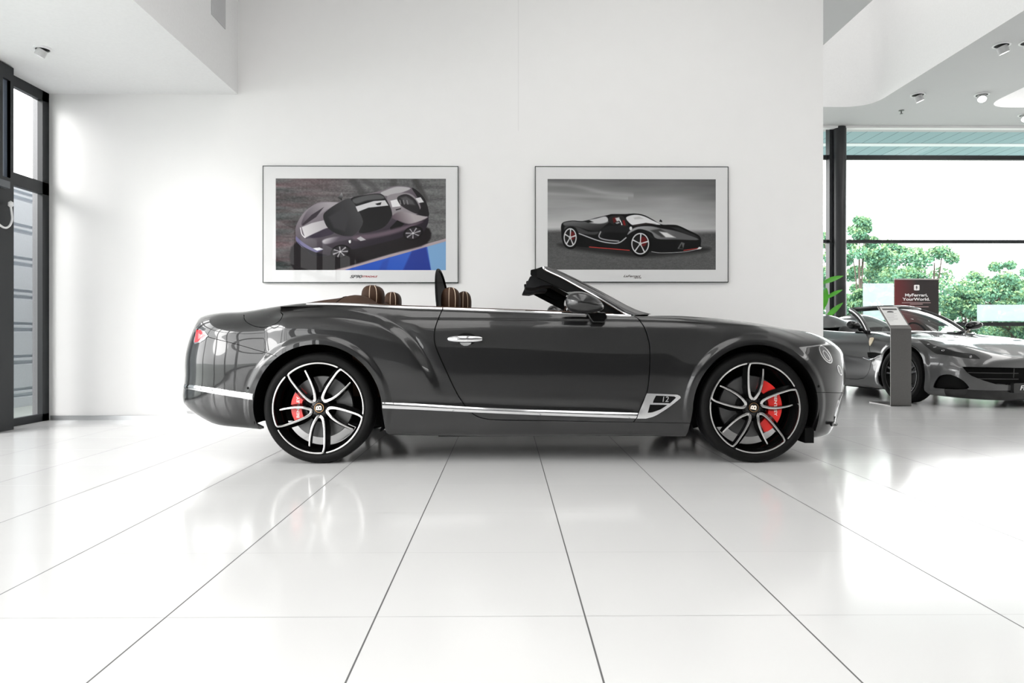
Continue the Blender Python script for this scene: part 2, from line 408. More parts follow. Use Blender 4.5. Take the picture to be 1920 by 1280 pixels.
# ---- spot lights
def spot(name, loc, r, az, tilt, label, cat='ceiling light', lit=False):
    t = empty(name, loc); tag(t, label, cat, None)
    MB().lathe([(r * .98, -.004), (r * 1.0, -.016), (r * 1.25, -.014), (r * 1.27, 0.0)], 28).build('trim_ring', M_WHITEP, t)
    MB().lathe([(r * .99, -.008), (0, -.008)], 28).build('recess', mat('recess_grey', (.01, .01, .01), rough=.7), t)
    M = Matrix.Rotation(az, 4, 'Z') @ Matrix.Rotation(tilt, 4, 'Y')
    M = Matrix.Translation((0, 0, -r * .25)) @ M
    MB().lathe([(0, .0), (r * .74, 0.0), (r * .74, -r * 1.1), (r * .70, -r * 1.1), (r * .68, -r * 1.02)], 28, M).build('lamp_body', mat('lamp_grey', (.55, .55, .55), rough=.4), t)
    MB().lathe([(r * .70, 0), (0, 0)], 28, M @ Matrix.Translation((0, 0, -r * 1.06))).build('lamp_lens', mat('lamp_glow', (1, 1, 1), emit=(1, 1, 1), emit_s=7.0 if lit else 7.0), t)
    return t
def onceil(px, py, zc): 
    u = (px - 960.0) / F; dy = math.cos(YAW) - u * math.sin(YAW); Y = (zc - H) * F / (628 - py) * dy; q = P(px, py, Y); q.z = zc; return q
p = onceil(80, 90, ZS); spot('spotlight', p - Vector((0, 0, .0)), .055, PI * .0, .5, 'white tilted spotlight recessed in the low left soffit')
G = 'recessed spotlights in the hall ceiling'
for (px, py, az, ti, lab) in ((1878, 84, PI * 1.0, .40, 'tilted recessed spotlight nearest the upper right corner of the picture'), (1721, 177, PI, .40, 'tilted recessed spotlight nearest the white wall end'),
                          (1841, 177, 1.02, .7, 'recessed spotlight with its bright lens turned to the room'), (1928, 79, PI, .4, 'recessed spotlight cut by the right edge above the bigger one'), (1922, 215, 1.02, .7, 'lowest recessed spotlight at the right picture edge near the glazing header')):
    t = spot('spotlight', onceil(px, py, CH), .10, az, ti, lab); t['group'] = G
p = onceil(1690, 207, CH)
t = MB().lathe([(.05, 0), (.05, -.008), (.012, -.012), (.012, -.06), (.03, -.064), (.03, -.07), (0, -.075)], 14, Matrix.Translation(p)).build('fire_sprinkler', mat('sprinkler_grey', (.2, .2, .2), metal=.7, rough=.3)); tag(t, 'small grey fire sprinkler under the hall ceiling', 'sprinkler')
# black box fixed past the wall end
a = P(1543.5, 170, YW + .28); 
t = MB().box((XE, YW + .1, P(1543, 172, YW + .1).z), (XE + .035, YW + .26, P(1543, 131, YW + .1).z)).build('wall_box', mat('box_charcoal', (.03, .03, .03), rough=.5)); tag(t, 'slim charcoal box fixed high on the end of the white wall', 'box')
# ------------------------------------------------------------ lofted car bodies
def nspline(knots, vals):
    """natural cubic spline; vals (N, ...) -> second derivatives"""
    n = len(knots); h = np.diff(knots); A = np.zeros((n, n)); B = np.zeros((n,) + vals.shape[1:])
    A[0, 0] = A[-1, -1] = 1
    for i in range(1, n - 1):
        A[i, i - 1] = h[i - 1]; A[i, i] = 2 * (h[i - 1] + h[i]); A[i, i + 1] = h[i]
        B[i] = 6 * ((vals[i + 1] - vals[i]) / h[i] - (vals[i] - vals[i - 1]) / h[i - 1])
    return np.linalg.solve(A, B.reshape(n, -1)).reshape(vals.shape)
def seval(knots, vals, M2, x):
    x = np.asarray(x); i = np.clip(np.searchsorted(knots, x) - 1, 0, len(knots) - 2)
    h = knots[i + 1] - knots[i]; a = (knots[i + 1] - x) / h; b = 1 - a
    sh = (slice(None),) + (None,) * (vals.ndim - 1)
    a_, b_, h_ = a[sh], b[sh], h[sh]
    return a_ * vals[i] + b_ * vals[i + 1] + ((a_ ** 3 - a_) * M2[i] + (b_ ** 3 - b_) * M2[i + 1]) * h_ ** 2 / 6
def smooth_tab(keys, x):
    """monotone-ish interpolation of sparse (x, v...) rows (Akima-like limited tangents)"""
    k = np.array(keys, float); X = k[:, 0]; V = k[:, 1:]; n = len(X)
    if n == 1: return np.repeat(V, len(x), 0)
    d = (V[1:] - V[:-1]) / (X[1:] - X[:-1])[:, None]; m = np.zeros_like(V)
    m[0] = d[0]; m[-1] = d[-1]
    for i in range(1, n - 1):
        w1 = X[i + 1] - X[i]; w0 = X[i] - X[i - 1]
        m[i] = (d[i - 1] * w1 + d[i] * w0) / (w0 + w1)
    x = np.clip(np.asarray(x, float), X[0], X[-1]); i = np.clip(np.searchsorted(X, x) - 1, 0, n - 2)
    h = (X[i + 1] - X[i])[:, None]; t = ((x - X[i])[:, None]) / h
    return ((2 * t ** 3 - 3 * t ** 2 + 1) * V[i] + (t ** 3 - 2 * t ** 2 + t) * h * m[i] + (-2 * t ** 3 + 3 * t ** 2) * V[i + 1] + (t ** 3 - t ** 2) * h * m[i + 1])

class Body:
    """curves: K lists of mid control points (N,3) in local (x forward, y outboard, z); caps rounded off to tail/nose"""
    def __init__(s, mid, tail, nose, ncap=6, expo=2.3, zpow=1.6):
        K, N, _ = mid.shape
        ctl = []
        for k in range(K):
            rows = []
            (xe, ze) = tail[k]; x0, y0, z0 = mid[k, 0]
            for j in range(ncap + 1, 0, -1):
                ph = min(j, ncap) / ncap * PI / 2
                a = math.sin(ph) ** (2 / expo); b = max(0, math.cos(ph)) ** (2 / expo) if j < ncap else 0
                if j == ncap + 1:
                    ph = (ncap - 1) / ncap * PI / 2; a = math.sin(ph) ** (2 / expo); b = -math.cos(ph) ** (2 / expo)
                rows.append((x0 + (xe - x0) * a, y0 * b, z0 + (ze - z0) * (a ** zpow)))
            rows += [tuple(p) for p in mid[k]]
            (xe, ze) = nose[k]; x0, y0, z0 = mid[k, -1]
            for j in range(1, ncap + 2):
                ph = min(j, ncap) / ncap * PI / 2
                a = math.sin(ph) ** (2 / expo); b = max(0, math.cos(ph)) ** (2 / expo) if j < ncap else 0
                if j == ncap + 1:
                    ph = (ncap - 1) / ncap * PI / 2; a = math.sin(ph) ** (2 / expo); b = -math.cos(ph) ** (2 / expo)
                rows.append((x0 + (xe - x0) * a, y0 * b, z0 + (ze - z0) * (a ** zpow)))
            ctl.append(rows)
        s.ctl = np.array(ctl)                       # K x S x 3
        kk = K // 2
        L = np.linalg.norm(np.diff(s.ctl[kk], axis=0), axis=1); s.sk = np.concatenate([[0], np.cumsum(L)])
        s.s0 = s.sk[1]; s.s1 = s.sk[-2]
        top = s.ctl[-2].copy(); top[:, 1] *= -1     # mirrored ghost beyond the centreline
        s.full = np.concatenate([s.ctl, top[None]], 0)
        mids = s.full[:, ncap + 1: -ncap - 1]
        L = np.linalg.norm(np.diff(mids, axis=0), axis=2).mean(1); s.tk = np.concatenate([[0], np.cumsum(L)])
        s.t1 = s.tk[-2]
        V = np.transpose(s.full, (1, 0, 2)); s.V = V; s.M = nspline(s.sk, V)
        # linear operator across the section
        I = np.eye(len(s.tk)); s.tI = I; s.tM = nspline(s.tk, I)
        s.disp = []
    def base(s, S, T):
        S = np.asarray(S, float); T = np.asarray(T, float)
        c = seval(s.sk, s.V, s.M, S)                 # n x K x 3
        wgt = seval(s.tk, s.tI, s.tM, T)             # n x K
        return np.einsum('nk,nkc->nc', wgt, c)
    def pos(s, S, T):
        p = s.base(S, T)
        for fn in s.disp: p = fn(p, S, T)
        return p
    def nrm(s, S, T, e=0.0025):
        a = s.pos(S + e, T) - s.pos(S - e, T); b = s.pos(S, T + e) - s.pos(S, T - e)
        n = np.cross(a, b); n /= np.linalg.norm(n, axis=1)[:, None] + 1e-12
        return -n if s.flip else n
    flip = False
    def prep(s, to_world, ns=420, ntt=130):
        """raycast mesh in world space; to_world(local Nx3, side)"""
        s.tw = to_world
        A = np.linspace(s.s0, s.s1, ns); B = np.linspace(0, s.t1, ntt); SS, TT = np.meshgrid(A, B, indexing='ij')
        s.gS, s.gT = SS.ravel(), TT.ravel(); p = s.pos(s.gS, s.gT); s.loc = p; wv = to_world(p, 1)
        f = []
        for i in range(ns - 1):
            for j in range(ntt - 1):
                a = i * ntt + j; f += [(a, a + 1, a + ntt), (a + 1, a + ntt + 1, a + ntt)]
        s.f = f; s.bw = BVHTree.FromPolygons([tuple(v) for v in wv], f); s.wv = wv
        s.bl = BVHTree.FromPolygons([tuple(v) for v in p], f)
    def _st(s, bvh_v, idx, hit):
        t = s.f[idx]; a, b, c = [Vector(bvh_v[i]) for i in t]
        v0, v1, v2 = b - a, c - a, hit - a; d00, d01, d11, d20, d21 = v0.dot(v0), v0.dot(v1), v1.dot(v1), v2.dot(v0), v2.dot(v1)
        dn = d00 * d11 - d01 * d01 or 1e-12; v = (d11 * d20 - d01 * d21) / dn; w_ = (d00 * d21 - d01 * d20) / dn; u = 1 - v - w_
        return (u * s.gS[t[0]] + v * s.gS[t[1]] + w_ * s.gS[t[2]], u * s.gT[t[0]] + v * s.gT[t[1]] + w_ * s.gT[t[2]])
    def px(s, px_, py_, near=True):
        o = Vector((0, 0, H)); d = (P(px_, py_, 5.0) - o).normalized()
        hit, n, i, _ = s.bw.ray_cast(o, d)
        if hit is None:
            # nearest silhouette point: walk towards the surface
            if not near: return None
            hit, n, i, _ = s.bw.find_nearest(o + d * s.near_dist)
        return s._st(s.wv, i, hit)
    near_dist = 4.8
    def ortho(s, x, z):
        hit, n, i, _ = s.bl.ray_cast(Vector((x, 3, z)), Vector((0, -1, 0)))
        if hit is None: hit, n, i, _ = s.bl.find_nearest(Vector((x, .95, z)))
        return s._st(s.loc, i, hit)
    def pxs(s, pts): return [s.px(a, b) for a, b in pts]
    def triangulate(s, lines, ds, tvals, clear=0.006, extra=()):
        """CDT of the parameter rectangle with constraint polylines; gives S,T,tris"""
        S = np.linspace(s.s0, s.s1, int((s.s1 - s.s0) / ds) + 1); T = np.asarray(tvals)
        SS, TT = np.meshgrid(S, T, indexing='ij'); gx, gy = SS.ravel(), TT.ravel()
        keep = np.ones(gx.shape, bool)
        bd = (gx <= s.s0 + 1e-9) | (gx >= s.s1 - 1e-9) | (gy <= 1e-9) | (gy >= s.t1 - 1e-9)
        verts, edges = [], []
        for ln, closed in lines:
            ln = [p for p in ln]; n0 = len(verts); 
            verts += [Vector((min(max(a, s.s0), s.s1), min(max(b, 0), s.t1))) for a, b in ln]
            m = len(ln); edges += [(n0 + i, n0 + (i + 1) % m) for i in range(m if closed else m - 1)]
            pl = ln + [ln[0]] if closed else ln
            # distance only near the bbox
            xs = [p[0] for p in ln]; ys = [p[1] for p in ln]
            bb = (gx > min(xs) - .02) & (gx < max(xs) + .02) & (gy > min(ys) - .02) & (gy < max(ys) + .02)
            if bb.any():
                d = seg_dist(gx[bb], gy[bb], pl); q = keep[bb]; q &= d > clear; keep[bb] = q
        for zone, pts in extra:
            keep &= ~in_poly(gx, gy, zone)
        keep |= bd
        verts += [Vector((a, b)) for a, b in zip(gx[keep], gy[keep])]
        allc = [(ln + [ln[0]] if c_ else list(ln)) for ln, c_ in lines]
        for zone, pts in extra:
            px_ = np.array([p[0] for p in pts]); py_ = np.array([p[1] for p in pts]); d = np.full(px_.shape, 1e9)
            for ln in allc: d = np.minimum(d, seg_dist(px_, py_, ln))
            ok_ = (d > clear) & (py_ > .002) & (py_ < s.t1 - .01); verts += [Vector((a, b)) for a, b in zip(px_[ok_], py_[ok_])]
        v, e, f, *_ = delaunay_2d_cdt(verts, edges, [], 0, 1e-6)
        return np.array([p.x for p in v]), np.array([p.y for p in v]), np.array([t for t in f if len(t) == 3])
    def make(s, name, S, T, tris, m, parent, offset=0.0, sides=(1,), edge=0.0):
        """mesh from a subset of triangles for one or both sides"""
        used, inv = np.unique(tris.ravel(), return_inverse=True); t = inv.reshape(-1, 3)
        p = s.pos(S[used], T[used]); n = s.nrm(S[used], T[used]); p = p + n * offset
        V, Fc, Nn = [], [], []
        for sd in sides:
            wv = s.tw(p, sd); n1 = s.tw(n, sd, True); base = sum(len(a) for a in V)
            # orientation so that faces point along the normal
            a, b, c = wv[t[:, 0]], wv[t[:, 1]], wv[t[:, 2]]; fn = np.cross(b - a, c - a); flip = (fn * n1[t[:, 0]]).sum(1) < 0
            tt = t.copy(); tt[flip] = tt[flip][:, ::-1]
            V.append(wv); Nn.append(n1); Fc.append(tt + base)
            if edge:
                # skirt: boundary edges turned inwards
                from collections import Counter
                cnt = Counter(); 
                for q in tt:
                    for i in range(3): cnt[(min(q[i], q[(i + 1) % 3]), max(q[i], q[(i + 1) % 3]))] += 1
                be = [(q[i], q[(i + 1) % 3]) for q in tt for i in range(3) if cnt[(min(q[i], q[(i + 1) % 3]), max(q[i], q[(i + 1) % 3]))] == 1]
                loc = p
                be = [(x, y) for x, y in be if loc[x, 1] > 0.02 and loc[y, 1] > 0.02]
                o2 = sum(len(a) for a in V); ids = {}
                ev, en, ef = [], [], []
                for x, y in be:
                    q4 = []
                    tang = wv[y] - wv[x]; nn = np.cross(tang, n1[x]); nn /= np.linalg.norm(nn) + 1e-12
                    k = len(ev)
                    ev += [wv[x], wv[y], wv[y] - n1[y] * edge, wv[x] - n1[x] * edge]; en += [nn] * 4
                    ef.append((o2 + k + 1, o2 + k, o2 + k + 3, o2 + k + 2))
                if ev: V.append(np.array(ev)); Nn.append(np.array(en)); Fc.append(ef)
        V = np.concatenate(V); Nn = np.concatenate(Nn); F_ = [tuple(int(i) for i in q) for part in Fc for q in part]
        if parent: V = V - np.array(parent.location)
        return mesh_obj(name, V, F_, m, parent, normals=Nn)
    def ribbon(s, name, rows, m, parent, off=0.004, thick=0.01, sides=(1,), crown=0.0, nsub=4):
        """rows: list of (px,py) polylines of equal length (top..bottom) lying on the surface -> raised trim"""
        R = [s.pxs(r) if not isinstance(r[0][0], str) else r for r in rows]
        b = MB(); out = []
        A = np.array(R)                                # r x n x 2
        q = np.linspace(0, len(R) - 1, (len(R) - 1) * nsub + 1); i = np.minimum(q.astype(int), len(R) - 2); f = (q - i)[:, None, None]
        G = A[i] * (1 - f) + A[i + 1] * f
        p = s.pos(G[..., 0].ravel(), G[..., 1].ravel()); n = s.nrm(G[..., 0].ravel(), G[..., 1].ravel())
        cw = off + crown * np.sin(PI * q / q[-1]); cw = np.repeat(cw, A.shape[1])[:, None]
        for sd in sides:
            w1 = s.tw(p + n * cw, sd).reshape(len(q), -1, 3); w0 = s.tw(p - n * thick, sd).reshape(len(q), -1, 3)
            rows_ = [w0[0]] + list(w1) + [w0[-1]]
            b.grid([[Vector(v) for v in r] for r in rows_])
            for k in (0, -1):
                col = [r[k] for r in rows_]; b.add([Vector(v) for v in col], [tuple(range(len(col)))])
        if parent: b.v = [v - Vector(parent.location) for v in b.v]
        return b.build(name, m, parent, angle=.5)
# ------------------------------------------------------------ the grey convertible in front
def paint_mat(name, col, metal, rough):
    m = mat(name, col, metal=metal, rough=rough, coat=1.0, coat_rough=0.012, noise=(900, 0.35)); return m
M_PAINT = paint_mat('anthracite_paint', (0.018, 0.018, 0.0185), 0.6, 0.28)
M_CHROME = mat('chrome', (0.80, 0.80, 0.81), metal=1.0, rough=0.07)
M_RUB = mat('tyre_rubber', (0.004, 0.004, 0.004), rough=0.6, noise=(200, .2), bump=.3, spec=.15)
M_GLOSSK = mat('gloss_black', (0.004, 0.004, 0.004), rough=0.10, spec=.5)
M_MACH = mat('machined_silver', (0.72, 0.71, 0.70), metal=0.9, rough=0.22)
M_BRN = mat('brown_leather', (0.050, 0.025, 0.014), rough=0.6, noise=(120, .2), bump=.2, spec=.2)
M_PIPE = mat('cream_piping', (0.62, 0.48, 0.36), rough=0.35)
M_RED = mat('caliper_red', (0.75, 0.012, 0.008), rough=0.3, coat=.6)
M_DISC = mat('brake_disc', (0.13, 0.13, 0.13), metal=0.6, rough=0.4)
M_SMOKE = glass_mat('smoked_mesh', (0.012, 0.012, 0.012), .04)
YC = 5.64
WR = P(598, 764, 4.71).x; WF = P(1413.7, 764, 4.71).x; WZ = 0.367
def xof(px, yo=.95): return P(px, 628, YC - yo).x

ST = np.linspace(-1.78, 1.93, 27)
K8 = [(420, 590.5), (440, 587.5), (461, 585), (517, 576.5), (574, 570.5), (655, 571), (745, 576), (830, 579), (936, 583), (1092, 589), (1180, 592.5), (1274, 592.8), (1336, 597), (1399, 604), (1446, 612), (1500, 625), (1530, 636)]
TAB = [
 ([(440, 798), (474, 801), (600, 811), (721, 814), (830, 816), (1286, 816), (1414, 818), (1500, 819)], [(440, .80), (1500, .80)]),
 ([(440, 797), (474, 800), (600, 810), (721, 812), (830, 814), (1286, 815), (1414, 817), (1500, 818)], [(440, .91), (721, .90), (1290, .90), (1500, .92)]),
 ([(440, 778), (474, 781), (721, 797), (830, 799), (1286, 799), (1500, 793)], [(440, .945), (721, .935), (1286, .935), (1500, .945)]),
 ([(440, 747), (474, 751), (717, 767), (780, 769), (883, 774), (999, 779), (1192, 786), (1290, 782), (1500, 764)], [(440, .962), (721, .953), (1290, .953), (1500, .956)]),
 ([(440, 705), (600, 705), (717, 727), (830, 738), (1000, 741), (1190, 741), (1300, 725), (1500, 716)], [(440, .970), (600, .975), (830, .957), (1190, .957), (1400, .965), (1500, .955)]),
 ([(440, 668), (600, 668), (830, 688), (1000, 690), (1190, 688), (1414, 678), (1500, 680)], [(440, .970), (600, .980), (830, .958), (1190, .957), (1400, .966), (1500, .95)]),
 ([(440, 633), (600, 628), (830, 638), (1190, 640), (1414, 636), (1500, 652)], [(440, .955), (600, .962), (830, .944), (1190, .94), (1400, .95), (1500, .935)]),
 ([(440, 604), (530, 596), (600, 594), (700, 596), (830, 598), (1000, 599), (1199, 600), (1336, 606), (1414, 613), (1500, 634)], [(440, .915), (600, .925), (830, .915), (1190, .912), (1400, .915), (1500, .89)]),
 (K8, [(440, .80), (574, .82), (700, .855), (830, .865), (1100, .865), (1200, .855), (1336, .83), (1500, .77)]),
 ([(a, b - .3) for a, b in K8], [(440, .70), (574, .73), (700, .76), (1100, .76), (1200, .74), (1336, .70), (1500, .64)]),
 ([(a, b + 1.0) for a, b in K8], [(400, .40), (1600, .40)]),
 ([(a, b + 2.2) for a, b in K8], [(400, 0), (1600, 0)]),
]
NK = len(TAB)
mid = np.zeros((NK, len(ST), 3))
for k, (tz, ty) in enumerate(TAB):
    yo = np.full(len(ST), ty[0][1], float)
    for it in range(4):
        pxs_ = np.array([proj((x, YC - y, .8))[0] for x, y in zip(ST, yo)])
        if k < NK - 1: yo = smooth_tab(ty, pxs_)[:, 0]
        else: yo = np.zeros(len(ST))
    py = smooth_tab(tz, pxs_)[:, 0]
    for i in range(len(ST)):
        mid[k, i] = (ST[i], yo[i], P(pxs_[i], py[i], YC - yo[i]).z)
TE = [(-2.2, .30), (-2.2, .31), (-2.3, .35), (-2.3, .405), (-2.3, .52), (-2.3, .64), (-2.3, .79), (-2.3, .92), (-2.3, .962), (-2.3, .964), (-2.3, .967), (-2.3, .968)]
NE = [(2.3, .175), (2.3, .185), (2.35, .27), (2.4, .37), (2.4, .47), (2.4, .56), (2.4, .64), (2.4, .70), (2.35, .745), (2.35, .76), (2.35, .775), (2.35, .785)]
TT_ = {0: 380, 1: 376, 2: 352, 3: 342, 4: 345.5, 5: 346, 6: 353, 7: 366, 8: 374}
NT_ = {0: 1552, 1: 1560, 2: 1570, 3: 1578, 4: 1584, 5: 1586, 6: 1583, 7: 1577, 8: 1563}
def cap_x(p0, ze, target, sgn):
    lo, hi = abs(p0[0]) + .02, abs(p0[0]) + 1.4
    for _ in range(40):
        m_ = (lo + hi) / 2; best = None
        for j in range(0, 41):
            ph = j / 40 * PI / 2; a = math.sin(ph) ** (2 / 2.3); b = math.cos(ph) ** (2 / 2.3)
            x = p0[0] + (sgn * m_ - p0[0]) * a; y = p0[1] * b; z = p0[2] + (ze - p0[2]) * a ** 1.6
            q = proj((x, YC - y, z))[0]; best = q if best is None else (max(best, q) if sgn > 0 else min(best, q))
        over = best > target if sgn > 0 else best < target
        if over: hi = m_
        else: lo = m_
    return sgn * lo
for k in range(NK):
    kk = min(k, 8)
    TE[k] = (cap_x(mid[kk, 0], TE[kk][1], TT_[kk], -1), TE[k][1]); NE[k] = (cap_x(mid[kk, -1], NE[kk][1], NT_[kk], 1), NE[k][1])
body = Body(mid, TE, NE)
def tw_bent(p, side=1, vec=False):
    o = np.empty_like(p); o[:, 0] = p[:, 0]; o[:, 1] = -side * p[:, 1] + (0 if vec else YC); o[:, 2] = p[:, 2]; return o
body.flip = True
# creases and flares, as outward displacements in metres
xz = lambda pts, yo=.95: [(P(a, b, YC - yo).x, P(a, b, YC - yo).z) for a, b in pts]
HAUNCH = xz(smooth_line([(505, 592), (530, 588.5), (580, 587), (642, 588.5), (689, 595.6), (720, 605), (752, 624), (777, 649), (797, 680), (812, 712), (824, 745)], 6))
HP = HAUNCH + xz([(838, 830), (470, 830), (470, 600)])
CREASE = xz(smooth_line([(740, 596.5), (780, 597), (960, 598.5), (1199, 600.5), (1336, 606.5), (1461, 615.5), (1512, 633)], 6), .93)
CP = CREASE + xz([(1540, 560), (700, 560)])
LOW = xz(smooth_line([(700, 748), (883, 755), (1000, 760), (1200, 766)], 4))
def d_haunch(p, S, T):
    x, y, z = p[:, 0], p[:, 1], p[:, 2]; p = p.copy()
    mk = y > .5
    if mk.any():
        X, Z = x[mk], z[mk]
        d = seg_dist(X, Z, HAUNCH); ins = in_poly(X, Z, HP); sd = np.where(ins, d, -d)
        fade = sstep((X - xof(495)) / .16) * (1 - .65 * sstep((X - xof(770)) / .22)) * sstep((Z - .42) / .2)
        A = .030 * sstep((sd + .012) / .045) * np.exp(-(np.maximum(sd, 0) / .30) ** 2) - .012 * sstep((-sd) / .03) * np.exp(-(sd / .07) ** 2)
        add = A * fade
        d = seg_dist(X, Z, CREASE); ins = in_poly(X, Z, CP); sd = np.where(ins, d, -d)
        fx = sstep((X - xof(735)) / .15) * sstep((xof(1530) - X) / .2)
        add += fx * (.006 * sstep((sd + .007) / .014) * np.exp(-(np.maximum(sd, 0) / .05) ** 2) - .004 * np.exp(-((sd + .012) / .014) ** 2))
        # lower door undercut above the bright strip
        d = seg_dist(X, Z, LOW); fx = sstep((X - xof(700)) / .3) * sstep((xof(1230) - X) / .3)
        add += -.006 * np.exp(-(d / .03) ** 2) * fx
        for cx_ in (WR, WF):
            r = np.hypot(X - cx_, Z - WZ)
            add += .011 * (1 - sstep((r - .448) / .042)) * sstep((Z - .20) / .12) * (np.abs(X - cx_) < .6)
            if cx_ == WF: add += .016 * np.exp(-((r - .44) / .12) ** 2) * sstep((Z - .3) / .3)
        p[mk, 1] += add
    return p
body.disp.append(d_haunch)
body.prep(tw_bent)
NC = 7                                   # first mid index in the knots
sX = lambda x: float(np.interp(x, ST, body.sk[NC:NC + len(ST)]))
tK = body.tk
SP = lambda px, t, yo=.87: (sX(xof(px, yo)), t)

def offs(line, d):
    o = []
    for i, p in enumerate(line):
        a = Vector(line[max(i - 1, 0)]); b = Vector(line[min(i + 1, len(line) - 1)]); t = (b - a)
        if t.length < 1e-9: t = Vector((1, 0))
        t.normalize(); o.append((p[0] - t.y * d, p[1] + t.x * d))
    return o
def resample(line, step=.02):
    out = [line[0]]
    for a, b in zip(line[:-1], line[1:]):
        L = math.hypot(b[0] - a[0], b[1] - a[1]); n = max(1, int(L / step))
        for i in range(1, n + 1): out.append((a[0] + (b[0] - a[0]) * i / n, a[1] + (b[1] - a[1]) * i / n))
    return out
t8 = tK[8]; tH = tK[8] + .02
# arches
def arch(cx_, R, rear_side):
    pts = []
    a0, a1 = (-35, 215)
    for i in range(64):
        a = math.radians(a0 + (a1 - a0) * i / 63); x = cx_ + R * math.cos(a); z = WZ + R * math.sin(a)
        if z < WZ and ((rear_side < 0 and x > cx_) or (rear_side > 0 and x < cx_)):
            x = cx_ + R * (1.0 if x > cx_ else -1.0) + (.02 * (WZ - z) / .17) * (1 if x > cx_ else -1)
        if z < .19 + .01: continue
        if z < .33 and ((rear_side < 0 and x < cx_) or (rear_side > 0 and x > cx_)) and z < .235 and rear_side < 0: continue
        pts.append(body.ortho(x, z))
    pts = [(pts[0][0], 0.0)] + pts + [(pts[-1][0], 0.0)]
    return pts
AR = arch(WR, .421, -1); AF = arch(WF, .418, 1)
door_r = smooth_line([SP(830, t8)] + body.pxs([(826, 588), (819, 605), (814.5, 624), (816, 646), (827, 674), (842.5, 708), (858, 739), (874, 764)]), 4)
door_b = smooth_line(body.pxs([(874, 764), (889, 777), (911, 785), (950, 787.3), (999, 788), (1100, 789.8), (1188, 791)]), 4)
door_f = smooth_line(body.pxs([(1188, 791), (1202, 761), (1213, 735), (1217.5, 699), (1218.3, 655), (1214.5, 633), (1208, 614), (1199, 600)]) + [SP(1185, t8)], 4)
DOOR = door_r + door_b[1:] + door_f[1:]
sill_l = body.pxs([(1188, 791), (1240, 792), (1294, 793)]) ; sill_l[-1] = (AF[-2][0] + .004, sill_l[-1][1])
rb = body.pxs([(388, 630), (391, 631.6), (424, 640), (470.6, 653), (505, 663), (519, 667.5)])
fb = body.pxs([(1527, 735.3), (1550, 735.5), (1570, 736), (1580, 736)])
flap = smooth_line(body.pxs([(457.5, 590), (458, 597), (463, 604), (474, 610), (488, 613.5), (503, 612), (518, 606), (527, 598), (530, 590), (526, 585.5)]), 4)
hood_l = [(sX(xof(1199, .86)), tH)] + [(sX(x), tH) for x in np.linspace(xof(1215, .86), 1.9, 24)]
nose_end = [(s_, tH - .02 * ((s_ - sX(1.93)) / .4)) for s_ in np.linspace(sX(1.93), sX(1.93) + .42, 8)]
hood_l += nose_end
hood_l += [(hood_l[-1][0] + .08, hood_l[-1][1] + .1), (hood_l[-1][0] + .12, body.t1)]
boot_l = [(sX(-1.50), body.t1), (sX(-1.50), tH + .06), (sX(-1.52), tH + .03), (sX(-1.62), tH + .02), (sX(-1.78), tH + .02), (body.sk[NC] - .32, tH + .02), (body.sk[NC] - .40, tH + .05), (body.sk[NC] - .42, body.t1)]
cab = [(sX(-1.33), body.t1 + .01), (sX(-1.33), t8 + .10), (sX(-1.25), t8 + .02), (sX(-1.1), t8 + .004), (sX(.80), t8 + .004), (sX(.90), t8 + .06), (sX(.98), t8 + .3), (sX(1.0), body.t1 + .01)]
# re-use splits: gap seams
GAPS = [(resample(l), g) for l, g in ((door_r, .0036), (door_b, .003), (door_f, .0036), (sill_l, .0026), (rb, .0022), (fb, .002), (flap, .0022), (hood_l, .0024), (boot_l, .0024))]
lines = [(AR, False), (AF, False), (resample(cab, .03), False)]
for l, g in GAPS: lines += [(offs(l, g), False), (offs(l, -g), False)]
tv = np.unique(np.concatenate([np.arange(0, tK[6], .016), np.arange(tK[6], t8 + .05, .0075), np.arange(t8 + .05, body.t1 - .01, .03), [body.t1]]))
def arch_fan(bd, cx_, cz_, R, r1, dr=.0055, da=1.6, a0=-28, a1=208):
    pts, out = [], []
    for i in range(int((a1 - a0) / da) + 1):
        a = math.radians(a0 + da * i)
        for j in range(int((r1 - R) / dr) + 1):
            r = R + .005 + dr * j + (dr * .5 if i % 2 else 0); z = cz_ + r * math.sin(a)
            if z > .22: pts.append(bd.ortho(cx_ + r * math.cos(a), z))
        z = cz_ + (r1 + .004) * math.sin(a)
        if z > .21: out.append(bd.ortho(cx_ + (r1 + .004) * math.cos(a), z))
    zone = [(out[0][0], out[0][1])] + out + [(out[-1][0], out[-1][1])]
    return zone, pts
EXF = [arch_fan(body, WR, WZ, .421, .50), arch_fan(body, WF, WZ, .418, .51)]
hz_ = xz(smooth_line([(560, 587), (642, 588.5), (689, 595.6), (720, 605), (752, 624), (777, 649), (797, 680), (812, 712)], 8))
S_, T_, TR = body.triangulate(lines, .0145, tv, clear=.004, extra=EXF)
cxs = S_[TR].mean(1); cys = T_[TR].mean(1)
area = np.abs((S_[TR[:, 1]] - S_[TR[:, 0]]) * (T_[TR[:, 2]] - T_[TR[:, 0]]) - (S_[TR[:, 2]] - S_[TR[:, 0]]) * (T_[TR[:, 1]] - T_[TR[:, 0]]))
ok = area > 1e-10
gap = np.zeros(len(TR), bool)
for l, g in GAPS:
    xs = [p[0] for p in l]; ys = [p[1] for p in l]
    bb = (cxs > min(xs) - .01) & (cxs < max(xs) + .01) & (cys > min(ys) - .01) & (cys < max(ys) + .01)
    if bb.any(): q = gap[bb]; q |= seg_dist(cxs[bb], cys[bb], l) < g * .98; gap[bb] = q
openc = in_poly(cxs, cys, cab) 
archm = in_poly(cxs, cys, AR) | in_poly(cxs, cys, AF)
live = ok & ~openc & ~archm
dp = DOOR + [(DOOR[-1][0], body.t1), (DOOR[0][0], body.t1)]
reg = np.full(len(TR), 0)
is_door = in_poly(cxs, cys, dp) & (cys < t8 + .01)
